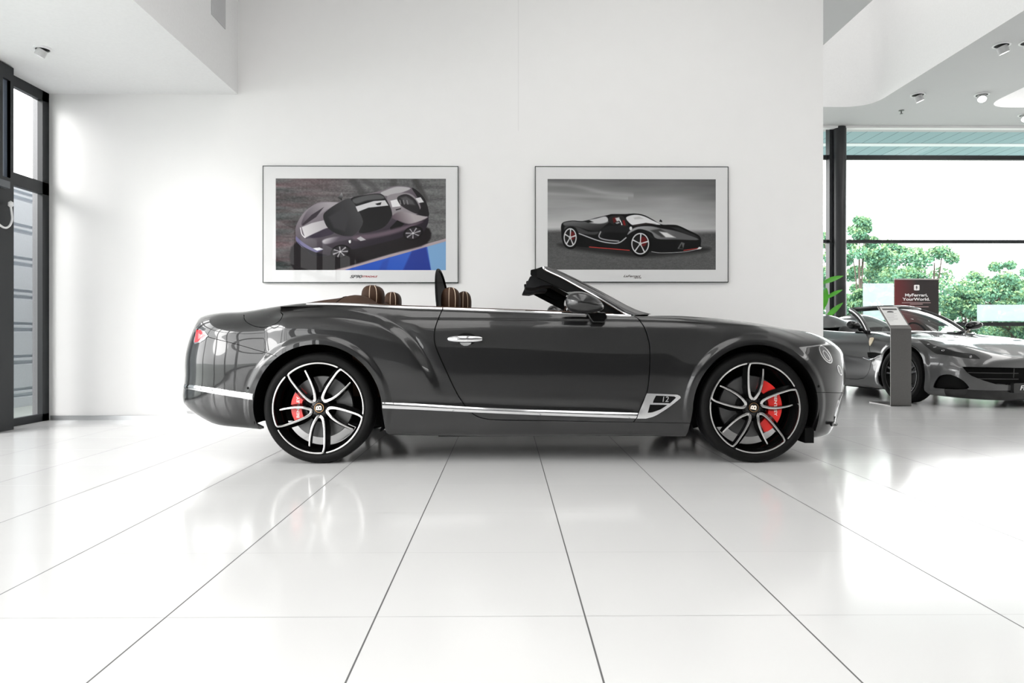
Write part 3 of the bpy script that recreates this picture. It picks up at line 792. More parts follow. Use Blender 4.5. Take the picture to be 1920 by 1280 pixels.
s_mid = sX(xof(1100)); 
hoodp = hood_l + [(hood_l[0][0], body.t1 + .1), (hood_l[0][0], tH)]
is_hood = in_poly(cxs, cys, [(sX(.5), tH)] + hood_l + [(sX(.5), body.t1 + .01)])
is_boot = in_poly(cxs, cys, boot_l)
fbp = [(AF[1][0] - .3, 0)] + [(AF[1][0] - .3, fb[0][1])] + fb + [(body.s1 + 1, fb[-1][1]), (body.s1 + 1, 0)]
is_fb = in_poly(cxs, cys, fbp) & (cxs > sX(WF))
rbp = [(body.s0 - 1, 0), (body.s0 - 1, rb[0][1])] + rb + [(rb[-1][0] + .02, 0)]
is_rb = in_poly(cxs, cys, rbp) & (cxs < sX(WR))
sl_p = [(DOOR[len(door_r) - 1][0] - .5, -.1)] + [(DOOR[len(door_r) - 1][0] - .5, door_b[0][1])] + door_b + sill_l + [(sill_l[-1][0] + .1, -.1)]
flp = in_poly(cxs, cys, flap)
is_frf = (cxs > sX(xof(1100)))
t_ = empty('convertible_car', (0.2, YC, 0)); bent = t_
tag(bent, 'dark grey open convertible with brown leather, parked side-on in front of the two framed pictures', 'car')
lv = live & ~gap
def panel(nm, mask, sides=(1, -1), m=M_PAINT, off=0.0, edge=.012):
    if len(sides) == 2 and nm in ('hood', 'boot_lid', 'front_bumper', 'rear_bumper'):
        return body.make(nm, S_, T_, TR[mask], m, bent, off, (1, -1), edge)
    return [body.make(nm, S_, T_, TR[mask], m, bent, off, (sd,), edge) for sd in sides]
used = is_door | is_hood | is_boot | is_fb | is_rb | flp
panel('door', lv & is_door & ~is_hood)
panel('hood', lv & is_hood & ~is_door); panel('boot_lid', lv & is_boot)
panel('front_bumper', lv & is_fb & ~is_hood); panel('rear_bumper', lv & is_rb)
panel('fuel_flap', lv & flp & ~is_boot, (1,))
nofl = lv & ~(is_door | is_hood | is_boot | is_fb | is_rb)
sillm = nofl & (cxs > DOOR[len(door_r) - 1][0]) & (cxs < AF[-1][0] + .01) & (cys < np.interp(cxs, [p[0] for p in door_b + sill_l], [p[1] for p in door_b + sill_l]))
panel('side_sill', sillm)
panel('front_fender', nofl & is_frf & ~sillm)
body.make('rear_quarter_panel', S_, T_, TR[nofl & ~is_frf & ~sillm & ~flp], M_PAINT, bent, 0, (1,), .012)
body.make('rear_quarter_panel', S_, T_, TR[nofl & ~is_frf & ~sillm], M_PAINT, bent, 0, (-1,), .012)
body.make('inner_shell', S_, T_, TR[live], M_BLACK, bent, -.013, (1, -1))
bl = lambda mb: (setattr(mb, 'v', [v - Vector(bent.location) for v in mb.v]), mb)[1]
Wp = lambda x, yo, z, sd=1: Vector((x, YC - sd * yo, z))
# wheel wells
for cx_ in (WR, WF):
    for sd in (1, -1):
        b = MB(); rows = []
        for yo in (.945, .90, .60):
            r_ = []; R = .432 if yo > .9 else .44
            lo0 = math.asin((.21 - WZ) / R); lo1 = PI - math.asin(((.26 if cx_ == WR else .21) - WZ) / R)
            for i in range(41):
                a = lo0 + (lo1 - lo0) * i / 40
                r_.append(Wp(cx_ + R * math.cos(a), yo, WZ + R * math.sin(a), sd))
            rows.append(r_)
        b.grid(rows); b.add(rows[-1], [tuple(range(41))])
        bl(b).build('wheel_arch_liner', M_BLACK, bent)
        c2 = Wp(cx_ + .05, .58, WZ, sd)
# mud flap in front of the rear/front wheels
bl(MB().box(tuple(Wp(WF + .34, .93, .13)), tuple(Wp(WF + .40, .70, .23)))).build('mud_flap', M_BLACK, bent)
# underbody
b = MB().box((-2.0, YC - .80, .19), (2.1, YC + .80, .24))
b.box((-1.9, YC - .5, .17), (2.0, YC + .5, .19))
b.v = [v for v in b.v]
# cut-away for the wheels: build as strips instead
b = MB(); b.box((WR + .45, YC - .86, .188), (WF - .45, YC + .86, .235)); b.box((-1.92, YC - .58, .24), (WR + .46, YC + .58, .30)); b.box((WF - .46, YC - .56, .19), (2.15, YC + .56, .24))
b.box((WF + .46, YC - .82, .19), (2.12, YC + .82, .215)); b.box((-1.92, YC - .66, .29), (WR - .46, YC + .66, .31))
b.box((WR - .5, YC - .09, WZ - .12), (WR + .5, YC + .09, WZ + .1))
bl(b).build('underbody', M_BLACK, bent)
b = MB(); b.box((-.45, YC - .84, .165), (-.08, YC - .2, .19)); bl(b).build('underbody_brace', M_BLACK, bent)

# ---------------- trims
def lin(a, b, n): return [(a[0] + (b[0] - a[0]) * i / (n - 1), a[1] + (b[1] - a[1]) * i / (n - 1)) for i in range(n)]
def poly_rs(pts, n):
    pts = [Vector(p) for p in pts]; L = [0]
    for a, b in zip(pts[:-1], pts[1:]): L.append(L[-1] + (b - a).length)
    out = []
    for i in range(n):
        d = L[-1] * i / (n - 1); k = max(0, min(len(pts) - 2, int(np.searchsorted(L, d)) - 1)); t = (d - L[k]) / max(1e-9, L[k + 1] - L[k]); out.append(tuple(pts[k].lerp(pts[k + 1], t)))
    return out
# belt line chrome
def belt(nm, x0, x1, sec, m, sides=(1, -1), n=70):
    X = np.linspace(x0, x1, n); p = body.pos(np.array([sX(x) for x in X]), np.full(n, t8))
    for sd in sides:
        rows = [[Wp(q[0], q[1] + dy, q[2] + dz, sd) for dy, dz in sec] for q in p]
        b = MB().grid(rows, closed=True); b.add(rows[0], [tuple(range(len(sec)))]); b.add(rows[-1], [tuple(range(len(sec)))])
        bl(b).build(nm, m, bent, angle=.4)
CS = [(.006, -.004), (.0075, .002), (.005, .009), (-.004, .0115), (-.014, .010), (-.018, -.006), (.0, -.010)]
belt('belt_chrome', xof(574, .82), xof(829, .87), CS, M_CHROME)
belt('belt_chrome', xof(831, .87), xof(1183, .86), CS, M_CHROME)
belt('inner_door_trim', xof(655, .86), xof(1150, .86), [(-.012, .008), (-.016, .017), (-.04, .018), (-.06, .0), (-.02, -.01)], M_BRN)
# lower bright strip
top = [(717, 754), (760, 755.7), (780, 756.6), (883, 763), (999, 768), (1100, 771), (1196, 774)]; bot = [(717, 765), (760, 766.8), (780, 767.5), (883, 772.5), (999, 777.5), (1100, 780.8), (1192, 784)]
for sd in (1, -1):
    body.ribbon('side_strip', [poly_rs(top, 60), poly_rs([((a[0] + b[0]) / 2, (a[1] + b[1]) / 2) for a, b in zip(top, bot)], 60), poly_rs(bot, 60)], M_CHROME, bent, .004, .01, (sd,), crown=.005, nsub=3)
    body.ribbon('bumper_strip', [poly_rs([(347.5, 720.5), (360, 721.5), (400, 727), (440, 733), (474, 738)], 40), poly_rs([(347, 728), (360, 730), (400, 737.5), (440, 744), (474, 749.5)], 40)], M_CHROME, bent, .004, .01, (sd,), crown=.003, nsub=4)
def patch(nm, poly, m, off, holes=(), sides=(1,), step=.012, parent=None, edge=.012, px=True, bd=body, par=None):
    par = par or bent
    lp = bd.pxs(poly) if px else poly; hp = [bd.pxs(h) if px else h for h in holes]
    vs_, es = [], []
    for l in [lp] + hp:
        l = resample(l + [l[0]], .012)[:-1]; n0 = len(vs_); vs_ += [Vector(p) for p in l]; es += [(n0 + i, n0 + (i + 1) % len(l)) for i in range(len(l))]
    xs = [p[0] for p in lp]; ys = [p[1] for p in lp]
    gx, gy = np.meshgrid(np.arange(min(xs), max(xs), step), np.arange(min(ys), max(ys), step)); gx, gy = gx.ravel(), gy.ravel()
    k = in_poly(gx, gy, lp)
    for h in hp: k &= ~in_poly(gx, gy, h)
    if k.any():
        d = seg_dist(gx, gy, lp + [lp[0]]); k &= d > step * .5
        vs_ += [Vector((a, b)) for a, b in zip(gx[k], gy[k])]
    v, e, f, *_ = delaunay_2d_cdt(vs_, es, [], 0, 1e-6)
    S1 = np.array([p.x for p in v]); T1 = np.array([p.y for p in v]); F1 = np.array([t for t in f if len(t) == 3])
    cx_, cy_ = S1[F1].mean(1), T1[F1].mean(1); kk = in_poly(cx_, cy_, lp)
    for h in hp: kk &= ~in_poly(cx_, cy_, h)
    o = bd.make(nm, S1, T1, F1[kk], m, par, off, sides, edge)
    if parent is not None: o.parent = parent; o.matrix_parent_inverse = Matrix.Identity(4)
    return o
VO = [(1212.5, 737), (1240, 738), (1270, 739.6), (1275, 742), (1276, 745.5), (1256.7, 761), (1240, 772), (1232, 777), (1223, 781), (1211, 784), (1194, 784), (1198, 772), (1206.7, 751.7)]
VH1 = [(1229.6, 741.2), (1264, 742.7), (1267.3, 745), (1255.8, 755.6), (1223.8, 754.8), (1225, 750)]
VH2 = [(1218.3, 758), (1251.2, 758.5), (1238, 767), (1223, 772.5), (1214.2, 773.3)]
for sd in (1, -1):
    v = patch('fender_vent', VO, M_CHROME, .007, (VH1, VH2), (sd,))
    q = patch('vent_mesh', [(1214, 739), (1269, 742), (1271, 746), (1238, 770), (1212, 778), (1204, 776)], M_BLACK, .003, (), (sd,)); q.parent = v
def surf(px, py, bd=body):
    s_, t_ = bd.px(px, py); p = bd.pos(np.array([s_]), np.array([t_]))[0]; n = bd.nrm(np.array([s_]), np.array([t_]))[0]
    w = bd.tw(np.array([p]), 1)[0]; nw = bd.tw(np.array([n]), 1, True)[0]; return Vector(w), Vector(nw)
def surf_mtx(px, py, off, rot=0, bd=body, par=None):
    w, n = surf(px, py, bd); par = par or bent
    x = Vector((1, 0, 0)); x = (x - n * x.dot(n)).normalized(); y = n.cross(x)
    return Matrix.Translation(-Vector(par.location)) @ frame_mtx(w + n * off, x, y) @ Matrix.Rotation(rot, 4, 'Z')
text_obj('vent_number', '12', .050, mat('badge_silver', (.5, .5, .5), metal=.6, rough=.4), surf_mtx(1246.5, 748.6, .0045), bent, shear=.15)
# lamps
def ell(cx_, cy_, rx, ry, rot=0, n=24):
    c, s_ = math.cos(rot), math.sin(rot); return [(cx_ + rx * math.cos(a) * c - ry * math.sin(a) * s_, cy_ + rx * math.cos(a) * s_ + ry * math.sin(a) * c) for a in [2 * PI * i / n for i in range(n)]]
M_LAMP = mat('lamp_lens', (.16, .155, .16), metal=.5, rough=.15, coat=1)
for sd in (1, -1):
    l = patch('headlight', ell(1547.5, 664.5, 19.5, 8, 1.0), M_CHROME, .004, (ell(1547.5, 664.5, 17.5, 6.2, 1.0),), (sd,))
    q = patch('headlight_lens', ell(1547.5, 664.5, 17.6, 6.3, 1.0), M_LAMP, .002, (), (sd,)); q.parent = l
    q = patch('light_ring', ell(1549, 667, 12, 4.2, 1.0), M_CHROME, .004, (ell(1549, 667, 10, 2.8, 1.0),), (sd,)); q.parent = l
    l = patch('fog_light', ell(1573.5, 694, 10, 3.2, 1.25), M_CHROME, .004, (ell(1573.5, 694, 8.6, 2.2, 1.25),), (sd,)); q = patch('fog_lens', ell(1573.5, 694, 8.7, 2.3, 1.25), M_LAMP, .002, (), (sd,)); q.parent = l
    TLo = [(368.5, 615.5), (375, 616), (384, 621), (390.5, 629.5), (385, 635.5), (376, 641.5), (366, 645), (364, 640)]
    TLi = [(369.5, 618), (377.5, 619), (387.5, 629), (380.8, 635), (371, 641), (365.5, 642)]
    l = patch('tail_light', TLo, M_CHROME, .004, (TLi,), (sd,)); q = patch('tail_lens', TLi, mat('tail_red', (.55, .01, .02), rough=.12, coat=1, emit=(1, .05, .06), emit_s=.25), .003, (), (sd,)); q.parent = l
    q = patch('tail_lens_core', [(373.5, 625), (381.5, 629), (373, 636.5)], mat('tail_pink', (.8, .25, .25), rough=.12, coat=1), .005, (), (sd,)); q.parent = l
    q0 = body.pxs([(1562.5, 795), (1565, 780), (1568.5, 765), (1573, 750), (1577.5, 738)])
    patch('intake_frame', q0 + [(a + .016, b) for a, b in q0[::-1]], M_CHROME, .006, (), (sd,), px=False)
    patch('intake_mesh', [(a + .016, b) for a, b in q0] + [(a + .16, b) for a, b in q0[::-1]], M_GLOSSK, .002, (), (sd,), px=False)
    for c_ in ((1534.7, 724), (465, 727.5)):
        patch('parking_sensor', ell(*c_, 2.1, 2.6), M_BLACK, .0012, (), (sd,)); 
b = MB()
pl = [(xof(1564, .80), .60), (2.16, .80)]
lip = smooth_line([(xof(1556, .84), .87, .245), (xof(1572, .84), .80, .238), (2.27, .66, .236), (2.33, .45, .236), (2.36, 0, .236)], 6)
full = [Wp(a, y, z) for a, y, z in lip] + [Wp(a, y, z, -1) for a, y, z in lip[::-1][1:]]
bl(MB().tube(full, .013, 8)).build('front_lip', M_GLOSSK, bent)
for sd in (1, -1):
    b = MB(); 
    for r in (.045,): b.tube([Wp(-2.12, .55, .32, sd), Wp(-2.255, .55, .325, sd)], .038, 16)
    bl(b).build('exhaust_pipe', M_CHROME, bent)

# ---------------- door handle
for sd in (1, -1):
    h = patch('door_handle', ell(874.4, 635.5, 19, 11.5), M_BLACK, .0012, (), (sd,))
    rows = []
    s0, t0 = body.px(838, 635.6); s1, t1 = body.px(907, 635.6); tm = body.px(874, 635.6)[1]
    n = 26
    for i in range(n + 1):
        u = i / n; s_ = s0 + (s1 - s0) * u; hh = (math.sin(PI * min(max(u, .0), 1.0)) ** .28) * .0205 + .0004; out = .012 + .026 * math.sin(PI * u) ** .6
        c = body.tw(body.pos(np.array([s_]), np.array([t0 + (t1 - t0) * u])), sd)[0]; 
        r_ = []
        for k in range(12):
            a = 2 * PI * k / 12; r_.append(Vector((c[0], c[1] - sd * (out + .010 * math.cos(a) * min(1, hh / .012)), c[2] + hh * math.sin(a) * (1.1 if math.sin(a) > 0 else .95))))
        rows.append(r_)
    b = MB().grid(rows, closed=True); b.add(rows[0], [tuple(range(12))]); b.add(rows[-1], [tuple(range(12))])
    q = bl(b).build('handle_bar', M_CHROME, bent); q.parent = h
    q = patch('lock_cover', [(862, 642.5), (884, 642.5), (882, 645.5), (877, 648), (870, 648.3), (865, 646)], M_CHROME, .006, (), (sd,)); q.parent = h
# ---------------- wheels (wheel plane: u right, v up, w outboard)
def strip2d(pts, hw, wz, flank_l, flank_r, depth=.05, name=None):
    """bar following a 2D line: flat bright top, sloping black flanks; returns (top MB, body MB)"""
    pts = [Vector(p) for p in pts]; n = len(pts); top, side = [], []
    for i, p in enumerate(pts):
        t = pts[min(i + 1, n - 1)] - pts[max(i - 1, 0)]; t.normalize(); nn = Vector((-t.y, t.x)); h = hw[i]; w = wz[i]
        L, R = flank_l[i], flank_r[i]
        a = p + nn * h; b = p - nn * h
        top.append([Vector((a.x, a.y, w)), Vector((p.x, p.y, w + .0012)), Vector((b.x, b.y, w))])
        al = p + nn * (h + .0015); br = p - nn * (h + .0015); al2 = p + nn * (h + L); br2 = p - nn * (h + R)
        side.append([Vector((a.x, a.y, w - .0005)), Vector((al.x, al.y, w - .004)), Vector((al2.x, al2.y, w - depth * .7)), Vector((al2.x, al2.y, w - depth)), Vector((br2.x, br2.y, w - depth)), Vector((br2.x, br2.y, w - depth * .7)), Vector((br.x, br.y, w - .004)), Vector((b.x, b.y, w - .0005))])
    T = MB().grid(top)
    S = MB().grid(side, closed=True); S.add(side[0], [tuple(range(8))]); S.add(side[-1], [tuple(range(8))])
    return T, S
def lerp_list(vals, n):
    return [float(np.interp(i / (n - 1) * (len(vals) - 1), range(len(vals)), vals)) for i in range(n)]
def rot2(mb, a):
    R = Matrix.Rotation(a, 4, 'Z'); m2 = MB(); m2.add([R @ v for v in mb.v], mb.f); return m2
def wheel_a(phase, caliper_dir, cal_label):
    root = bpy.data.objects.new('wheel', None)
    g = []
    R = WZ
    tyre = MB().lathe([(.302, -.20), (.318, -.205), (.345, -.205), (.360, -.195), (R - .002, -.17), (R, -.155), (R, -.128), (R - .007, -.127), (R - .007, -.119), (R, -.118), (R, -.08), (R - .007, -.079), (R - .007, -.071), (R, -.070), (R, -.045), (R - .003, -.028), (.360, -.014), (.350, -.004), (.335, .001), (.318, 0.0), (.306, -.006), (.302, -.016)], 96)
    g.append(('tyre', tyre, M_RUB))
    # shoulder blocks
    sh = MB()
    for i in range(72):
        a = 2 * PI * i / 72; M = Matrix.Rotation(a, 4, 'Z')
        sh.add([M @ Vector(q) for q in [(R - .0065, -.004, -.030), (R - .0065, .004, -.030), (.3495, .0035, -.0015), (.3495, -.0035, -.0015), (R + .0015, -.004, -.047), (R + .0015, .004, -.047)]], [(0, 1, 2, 3), (4, 5, 1, 0)])
    rim = MB().lathe([(.303, -.012), (.3035, -.004), (.300, -.001), (.296, -.002), (.293, -.012), (.288, -.03), (.283, -.06), (.268, -.09), (.262, -.15), (.275, -.19), (.300, -.205), (.305, -.205)], 96)
    g.append(('rim_barrel', rim, M_GLOSSK))
    loop_l = smooth_line([(-.004, .0555), (-.020, .0665), (-.029, .090), (-.035, .125), (-.0385, .171), (-.0395, .225), (-.0385, .262), (-.034, .283)], 6)
    tops, sides = MB(), MB()
    loop_r = smooth_line([(-.004, .0555), (.009, .060), (.0195, .0745), (.036, .103), (.0505, .145), (.0595, .190), (.0645, .225), (.067, .256)], 6)
    corner = smooth_line([(-.034, .283), (-.0305, .2915), (-.020, .2955)], 5)
    r0 = math.hypot(.020, .2955); arc = []
    a_s = math.atan2(.2955, -.020); a_e = math.radians(99 - 72 + 1.5)
    for i in range(1, 25): a = a_s + (a_e - a_s) * i / 24; arc.append(((r0 + .001 * i / 24) * math.cos(a), (r0 + .001 * i / 24) * math.sin(a)))
    la = loop_l + corner[1:] + arc; n = len(la)
    hw = [float(np.interp(i, [0, 8, 20, 42, 50, n - 1], [.0090, .0088, .0066, .0055, .0050, .0042])) for i in range(n)]
    wz = [float(np.interp(i, [0, 12, 30, 42, 50, n - 1], [-.030, -.024, -.012, -.004, .0, .0])) for i in range(n)]
    fl = [float(np.interp(i, [0, 6, 20, 36, 42, 50, n - 1], [.004, .012, .026, .022, .014, .003, .002])) for i in range(n)]
    frr = [float(np.interp(i, [0, 6, 42, 50, n - 1], [.004, .003, .004, .006, .004])) for i in range(n)]
    n2 = len(loop_r)
    hw2 = lerp_list([.0090, .0088, .0076, .0062, .0052, .0044], n2); wz2 = lerp_list([-.030, -.026, -.022, -.022, -.028, -.036], n2)
    T1, S1 = strip2d(la, hw, wz, fl, frr, .045); T2, S2 = strip2d(loop_r, hw2, wz2, lerp_list([.003, .003, .003], n2), lerp_list([.004, .010, .016, .012, .006], n2), .045)
    for k in range(5):
        a = phase - PI / 2 - k * 2 * PI / 5
        g.append(('spoke', rot2(MB().add(S1.v, S1.f).add(S2.v, S2.f), a), M_GLOSSK)); g.append(('spoke_face', rot2(MB().add(T1.v, T1.f).add(T2.v, T2.f), a), M_MACH))
    hub = MB().lathe([(.085, -.085), (.072, -.052), (.058, -.040), (.038, -.036), (.034, -.030), (0, -.030)], 40); g.append(('hub', hub, M_GLOSSK))
    bo = []
    for k in range(5):
        a = phase + PI / 5 + k * 2 * PI / 5; M = Matrix.Translation((.064 * math.cos(a), .064 * math.sin(a), -.046))
        g.append(('wheel_bolt', MB().lathe([(.0085, -.01), (.0085, .012), (.006, .014), (0, .010)], 12, M), M_BLACK))
    g.append(('centre_cap', MB().lathe([(.0275, -.030), (.0275, -.0265), (.0, -.0255)], 32), M_GLOSSK))
    g.append(('cap_ring', MB().lathe([(.0275, -.028), (.028, -.0245), (.0312, -.0245), (.0318, -.029)], 36), mat('ring_gold', (.55, .33, .16), metal=1, rough=.25)))
    g.append(('brake_disc', MB().lathe([(.10, -.105), (.205, -.105), (.207, -.108), (.207, -.135), (.10, -.135)], 64), M_DISC))
    g.append(('disc_bell', MB().lathe([(0, -.075), (.085, -.075), (.10, -.09), (.10, -.14)], 40), M_BLACK))
    ribs = MB()
    # caliper
    a0, a1, ro, ri = caliper_dir
    prof = []
    na = 20
    outer, inner = [], []
    for i in range(na + 1):
        a = a0 + (a1 - a0) * i / na; e = math.sin(PI * i / na) ** .35
        outer.append((ro * (.93 + .07 * e) * math.cos(a), ro * (.93 + .07 * e) * math.sin(a))); inner.append((ri * (1.08 - .08 * e) * math.cos(a), ri * (1.08 - .08 * e) * math.sin(a)))
    cal = MB().prism(outer + inner[::-1], -.16, -.062); g.append(('brake_caliper', cal, M_RED))
    return g
M_WTXT = mat('caliper_letter', (.85, .83, .80), rough=.4)
def place_wheel(cx_, sd, phase, cal, letter, tx):
    Y = YC - sd * .953
    root = empty('wheel', (0, 0, 0)); root.parent = bent
    M = Matrix.Translation((cx_, Y, WZ)) @ Matrix([[1, 0, 0, 0], [0, 0, -1, 0], [0, 1, 0, 0], [0, 0, 0, 1]])
    if sd < 0: M = Matrix.Translation((cx_, Y, WZ)) @ Matrix.Rotation(PI, 4, 'Z') @ Matrix([[1, 0, 0, 0], [0, 0, -1, 0], [0, 1, 0, 0], [0, 0, 0, 1]])
    M = Matrix.Translation(-bent.location) @ M
    for nm, mb, mt in wheel_a(phase, cal, letter):
        mb.v = [M @ v for v in mb.v]
        mb.build(nm, mt, root, angle=.55 if nm in ('rim_barrel', 'tyre') else .5)
    if sd > 0:
        # emblem: bold B with small wings
        text_obj('cap_emblem', 'B', .052, mat('emblem_cream', (.85, .78, .68), rough=.3), M @ Matrix.Translation((.0, -.001, -.0248)) @ Matrix.Rotation(phase + tx[3], 4, 'Z'), root, sx=1.05, bold=.0016)
        text_obj('caliper_lettering', 'BENTLEY', .026, M_WTXT, M @ Matrix.Translation((tx[0], tx[1], -.0612)) @ Matrix.Rotation(tx[2], 4, 'Z'), root, sx=1.35, bold=.0005)
    return root
rd = math.radians
place_wheel(WF, 1, rd(90), (rd(70), rd(-64), .202, .115), True, (.158, .012, rd(-90), -rd(12)))
place_wheel(WR, 1, rd(-90), (rd(137), rd(214), .196, .125), True, (-.148, .0, rd(90), rd(180)))
place_wheel(WF, -1, rd(20), (rd(110), rd(244), .202, .115), False, (0, 0, 0, 0))
place_wheel(WR, -1, rd(50), (rd(43), rd(-34), .196, .125), False, (0, 0, 0, 0))

# ---------------- windscreen frame
yof = lambda px: .80 - (1185 - px) / 166 * .22
def side_prism(nm, poly, m, thick, dy=0.0, both=True, par=None, bev=0.0, yf=yof):
    o = None
    for sd in ((1, -1) if both else (1,)):
        b = MB(); fr_ = []; bk = []
        for a, c in poly:
            p = P(a, c, YC - yf(a) - dy); y = YC - p.y
            fr_.append(Vector((p.x, YC - sd * y, p.z))); bk.append(Vector((p.x, YC - sd * (y - thick), p.z)))
        n = len(poly); b.add(fr_ + bk, [tuple(range(n)), tuple(range(n, 2 * n))[::-1]] + [(i, n + i, n + (i + 1) % n, (i + 1) % n) for i in range(n)])
        o = bl(b).build(nm, m, bent, angle=.7, bevel=bev)
    return o
z6 = lambda L: [(960 + a / 6.4, 480 + b / 6.4) for a, b in L]
pil = z6([(380, 122), (440, 130), (540, 165), (700, 235), (880, 318), (1090, 432), (1290, 545), (1400, 605), (1560, 668), (1660, 694), (1560, 720), (1440, 725), (1330, 650), (1200, 560), (1050, 465), (820, 345), (600, 235), (450, 160), (400, 140)])
chl = smooth_line(z6([(372, 128), (400, 165), (455, 195), (600, 262), (800, 372), (1000, 480), (1180, 590), (1330, 680), (1415, 712)]), 4)
b_top = chl; up = offs(chl, 0)
for sd in (1, -1):
    pts = [P(a, c, YC - yof(a) - .006) for a, c in chl]; pts = [Vector((p.x, YC - sd * (YC - p.y), p.z)) for p in pts]
    bl(MB().tube(pts, [.0045] + [.0085] * (len(pts) - 2) + [.0055], 8)).build('pillar_chrome', M_CHROME, bent)
lowl = poly_rs(chl[3:] , 24)
upl = poly_rs(smooth_line([(1019, 499), (1030, 500.5), (1044, 505.5), (1069, 517), (1097, 530.5), (1130, 547.5), (1161, 564.5), (1179, 574), (1200, 583), (1221, 588.5)], 4), 24)
for sd in (1, -1):
    rows = []
    for (a, b_), (c_, d_) in zip(lowl, upl):
        y0 = yof(a); L_ = P(a, b_, YC - y0); U_ = P(c_, d_, YC - yof(c_) + .03); r_ = []
        Lq = (L_.x, y0 - .02, L_.z - .004); r_.append(Lq)
        for k in range(9):
            f_ = k / 8; yy0 = (y0 * (1 - f_) + (yof(c_) - .03) * f_) + .016 * math.sin(PI * min(1, f_ * 1.15)) if f_ < .87 else (yof(c_) - .03) + .004 * (1 - f_) / .13
            r_.append((L_.x + (U_.x - L_.x) * f_, yy0, L_.z + (U_.z - L_.z) * f_))
        r_.append((U_.x - .006, yof(c_) - .075, U_.z - .002)); r_.append((U_.x - .03, yof(c_) - .075, U_.z - .03))
        rows.append([Vector((x, YC - sd * y, z)) for x, y, z in r_])
    b = MB().grid(rows); b.add(rows[0], [tuple(range(len(rows[0])))]); bl(b).build('windscreen_pillar', M_PAINT, bent, angle=1.0)
seal = z6([(365, 125), (300, 148), (225, 165), (222, 215), (240, 235), (330, 270), (480, 340), (620, 410), (660, 430), (760, 420), (900, 480), (1000, 560), (1000, 640), (1120, 694), (1330, 698), (1400, 712), (1180, 600), (1000, 492), (800, 385), (600, 275), (455, 205), (400, 178)])
side_prism('window_seal', seal, M_BLACK, .035, dy=-.004, bev=.004)
# header rail across the car
def across(nm, sec, m, bow=.14, zb=.012, half=.56, n=16, taper=None):
    rows = []
    for i in range(n + 1):
        y = -half + 2 * half * i / n; k = 1 - (y / half) ** 2
        rows.append([Vector((x + bow * k, YC + y, z + zb * k)) for x, z in sec])
    b = MB().grid(rows, closed=True); b.add(rows[0], [tuple(range(len(sec)))]); b.add(rows[-1], [tuple(range(len(sec)))])
    return bl(b).build(nm, m, bent)
hd = [P(a, c, YC - .57) for a, c in z6([(225, 165), (300, 148), (380, 124), (470, 150), (420, 215), (300, 260), (225, 220)])]
across('header_rail', [(p.x, p.z - .004) for p in hd], M_BLACK, bow=.05, zb=.0)
g0 = P(*z6([(440, 140)])[0], YC - .57); g1 = P(*z6([(1500, 690)])[0], YC - .74)
rows = []
for i in range(9):
    t = i / 8; r_ = []
    for j in range(25):
        q = -1 + 2 * j / 24; hf = .56 + (.74 - .56) * t; bow = .05 + .10 * t; k = 1 - abs(q) ** 2.2
        bulge = .0
        r_.append(Vector((g0.x + (g1.x - g0.x) * t + bow * k + bulge * .3, YC + q * hf, g0.z + (g1.z - g0.z) * t + bulge * .5 - .010)))
    rows.append(r_)
bl(MB().grid(rows)).build('windscreen', glass_mat('car_glass', (.86, .92, .90), .6), bent)
# sun visors and inner mirror hang under the header
va = z6([(160, 395), (150, 385), (205, 270), (250, 235), (480, 340), (470, 370), (350, 375), (250, 402)])
for yo in (.36, -.36):
    pts = [P(a, c, YC - .36) for a, c in va]; b = MB()
    n = len(pts); b.add([Vector((p.x, YC - yo - .15, p.z)) for p in pts] + [Vector((p.x, YC - yo + .15, p.z)) for p in pts], [tuple(range(n)), tuple(range(n, 2 * n))[::-1]] + [(i, n + i, n + (i + 1) % n, (i + 1) % n) for i in range(n)])
    bl(b).build('sun_visor', mat('visor_grey', (.010, .010, .011), rough=.6, spec=.2), bent, bevel=.006)
b = MB().box((.30, YC - .13, 1.235), (.325, YC + .13, 1.285)); b.tube([(.33, YC, 1.27), (.36, YC, 1.31)], .01); bl(b)
b = MB().box((.30, YC - .13, 1.235), (.325, YC + .13, 1.285)); bl(b).build('interior_mirror', M_CHROME, bent, bevel=.006)
# wide dark inner pillar cover on the far side (seen under the header)
for sd in (1, -1):
    if sd == 1: continue
    q = [(.165, 1.29), (.30, 1.30), (.95, 1.00), (.78, .95), (.60, 1.03), (.45, 1.10), (.30, 1.175), (.17, 1.24)]
    yf = lambda x: .56 + (.80 - .56) * (x - .16) / .8
    n = len(q); b = MB(); b.add([Vector((x, YC - sd * yf(x), z)) for x, z in q] + [Vector((x, YC - sd * (yf(x) - .04), z)) for x, z in q], [tuple(range(n)), tuple(range(n, 2 * n))[::-1]] + [(i, n + i, n + (i + 1) % n, (i + 1) % n) for i in range(n)])
    bl(b).build('pillar_cover', M_BLACK, bent, bevel=.005)

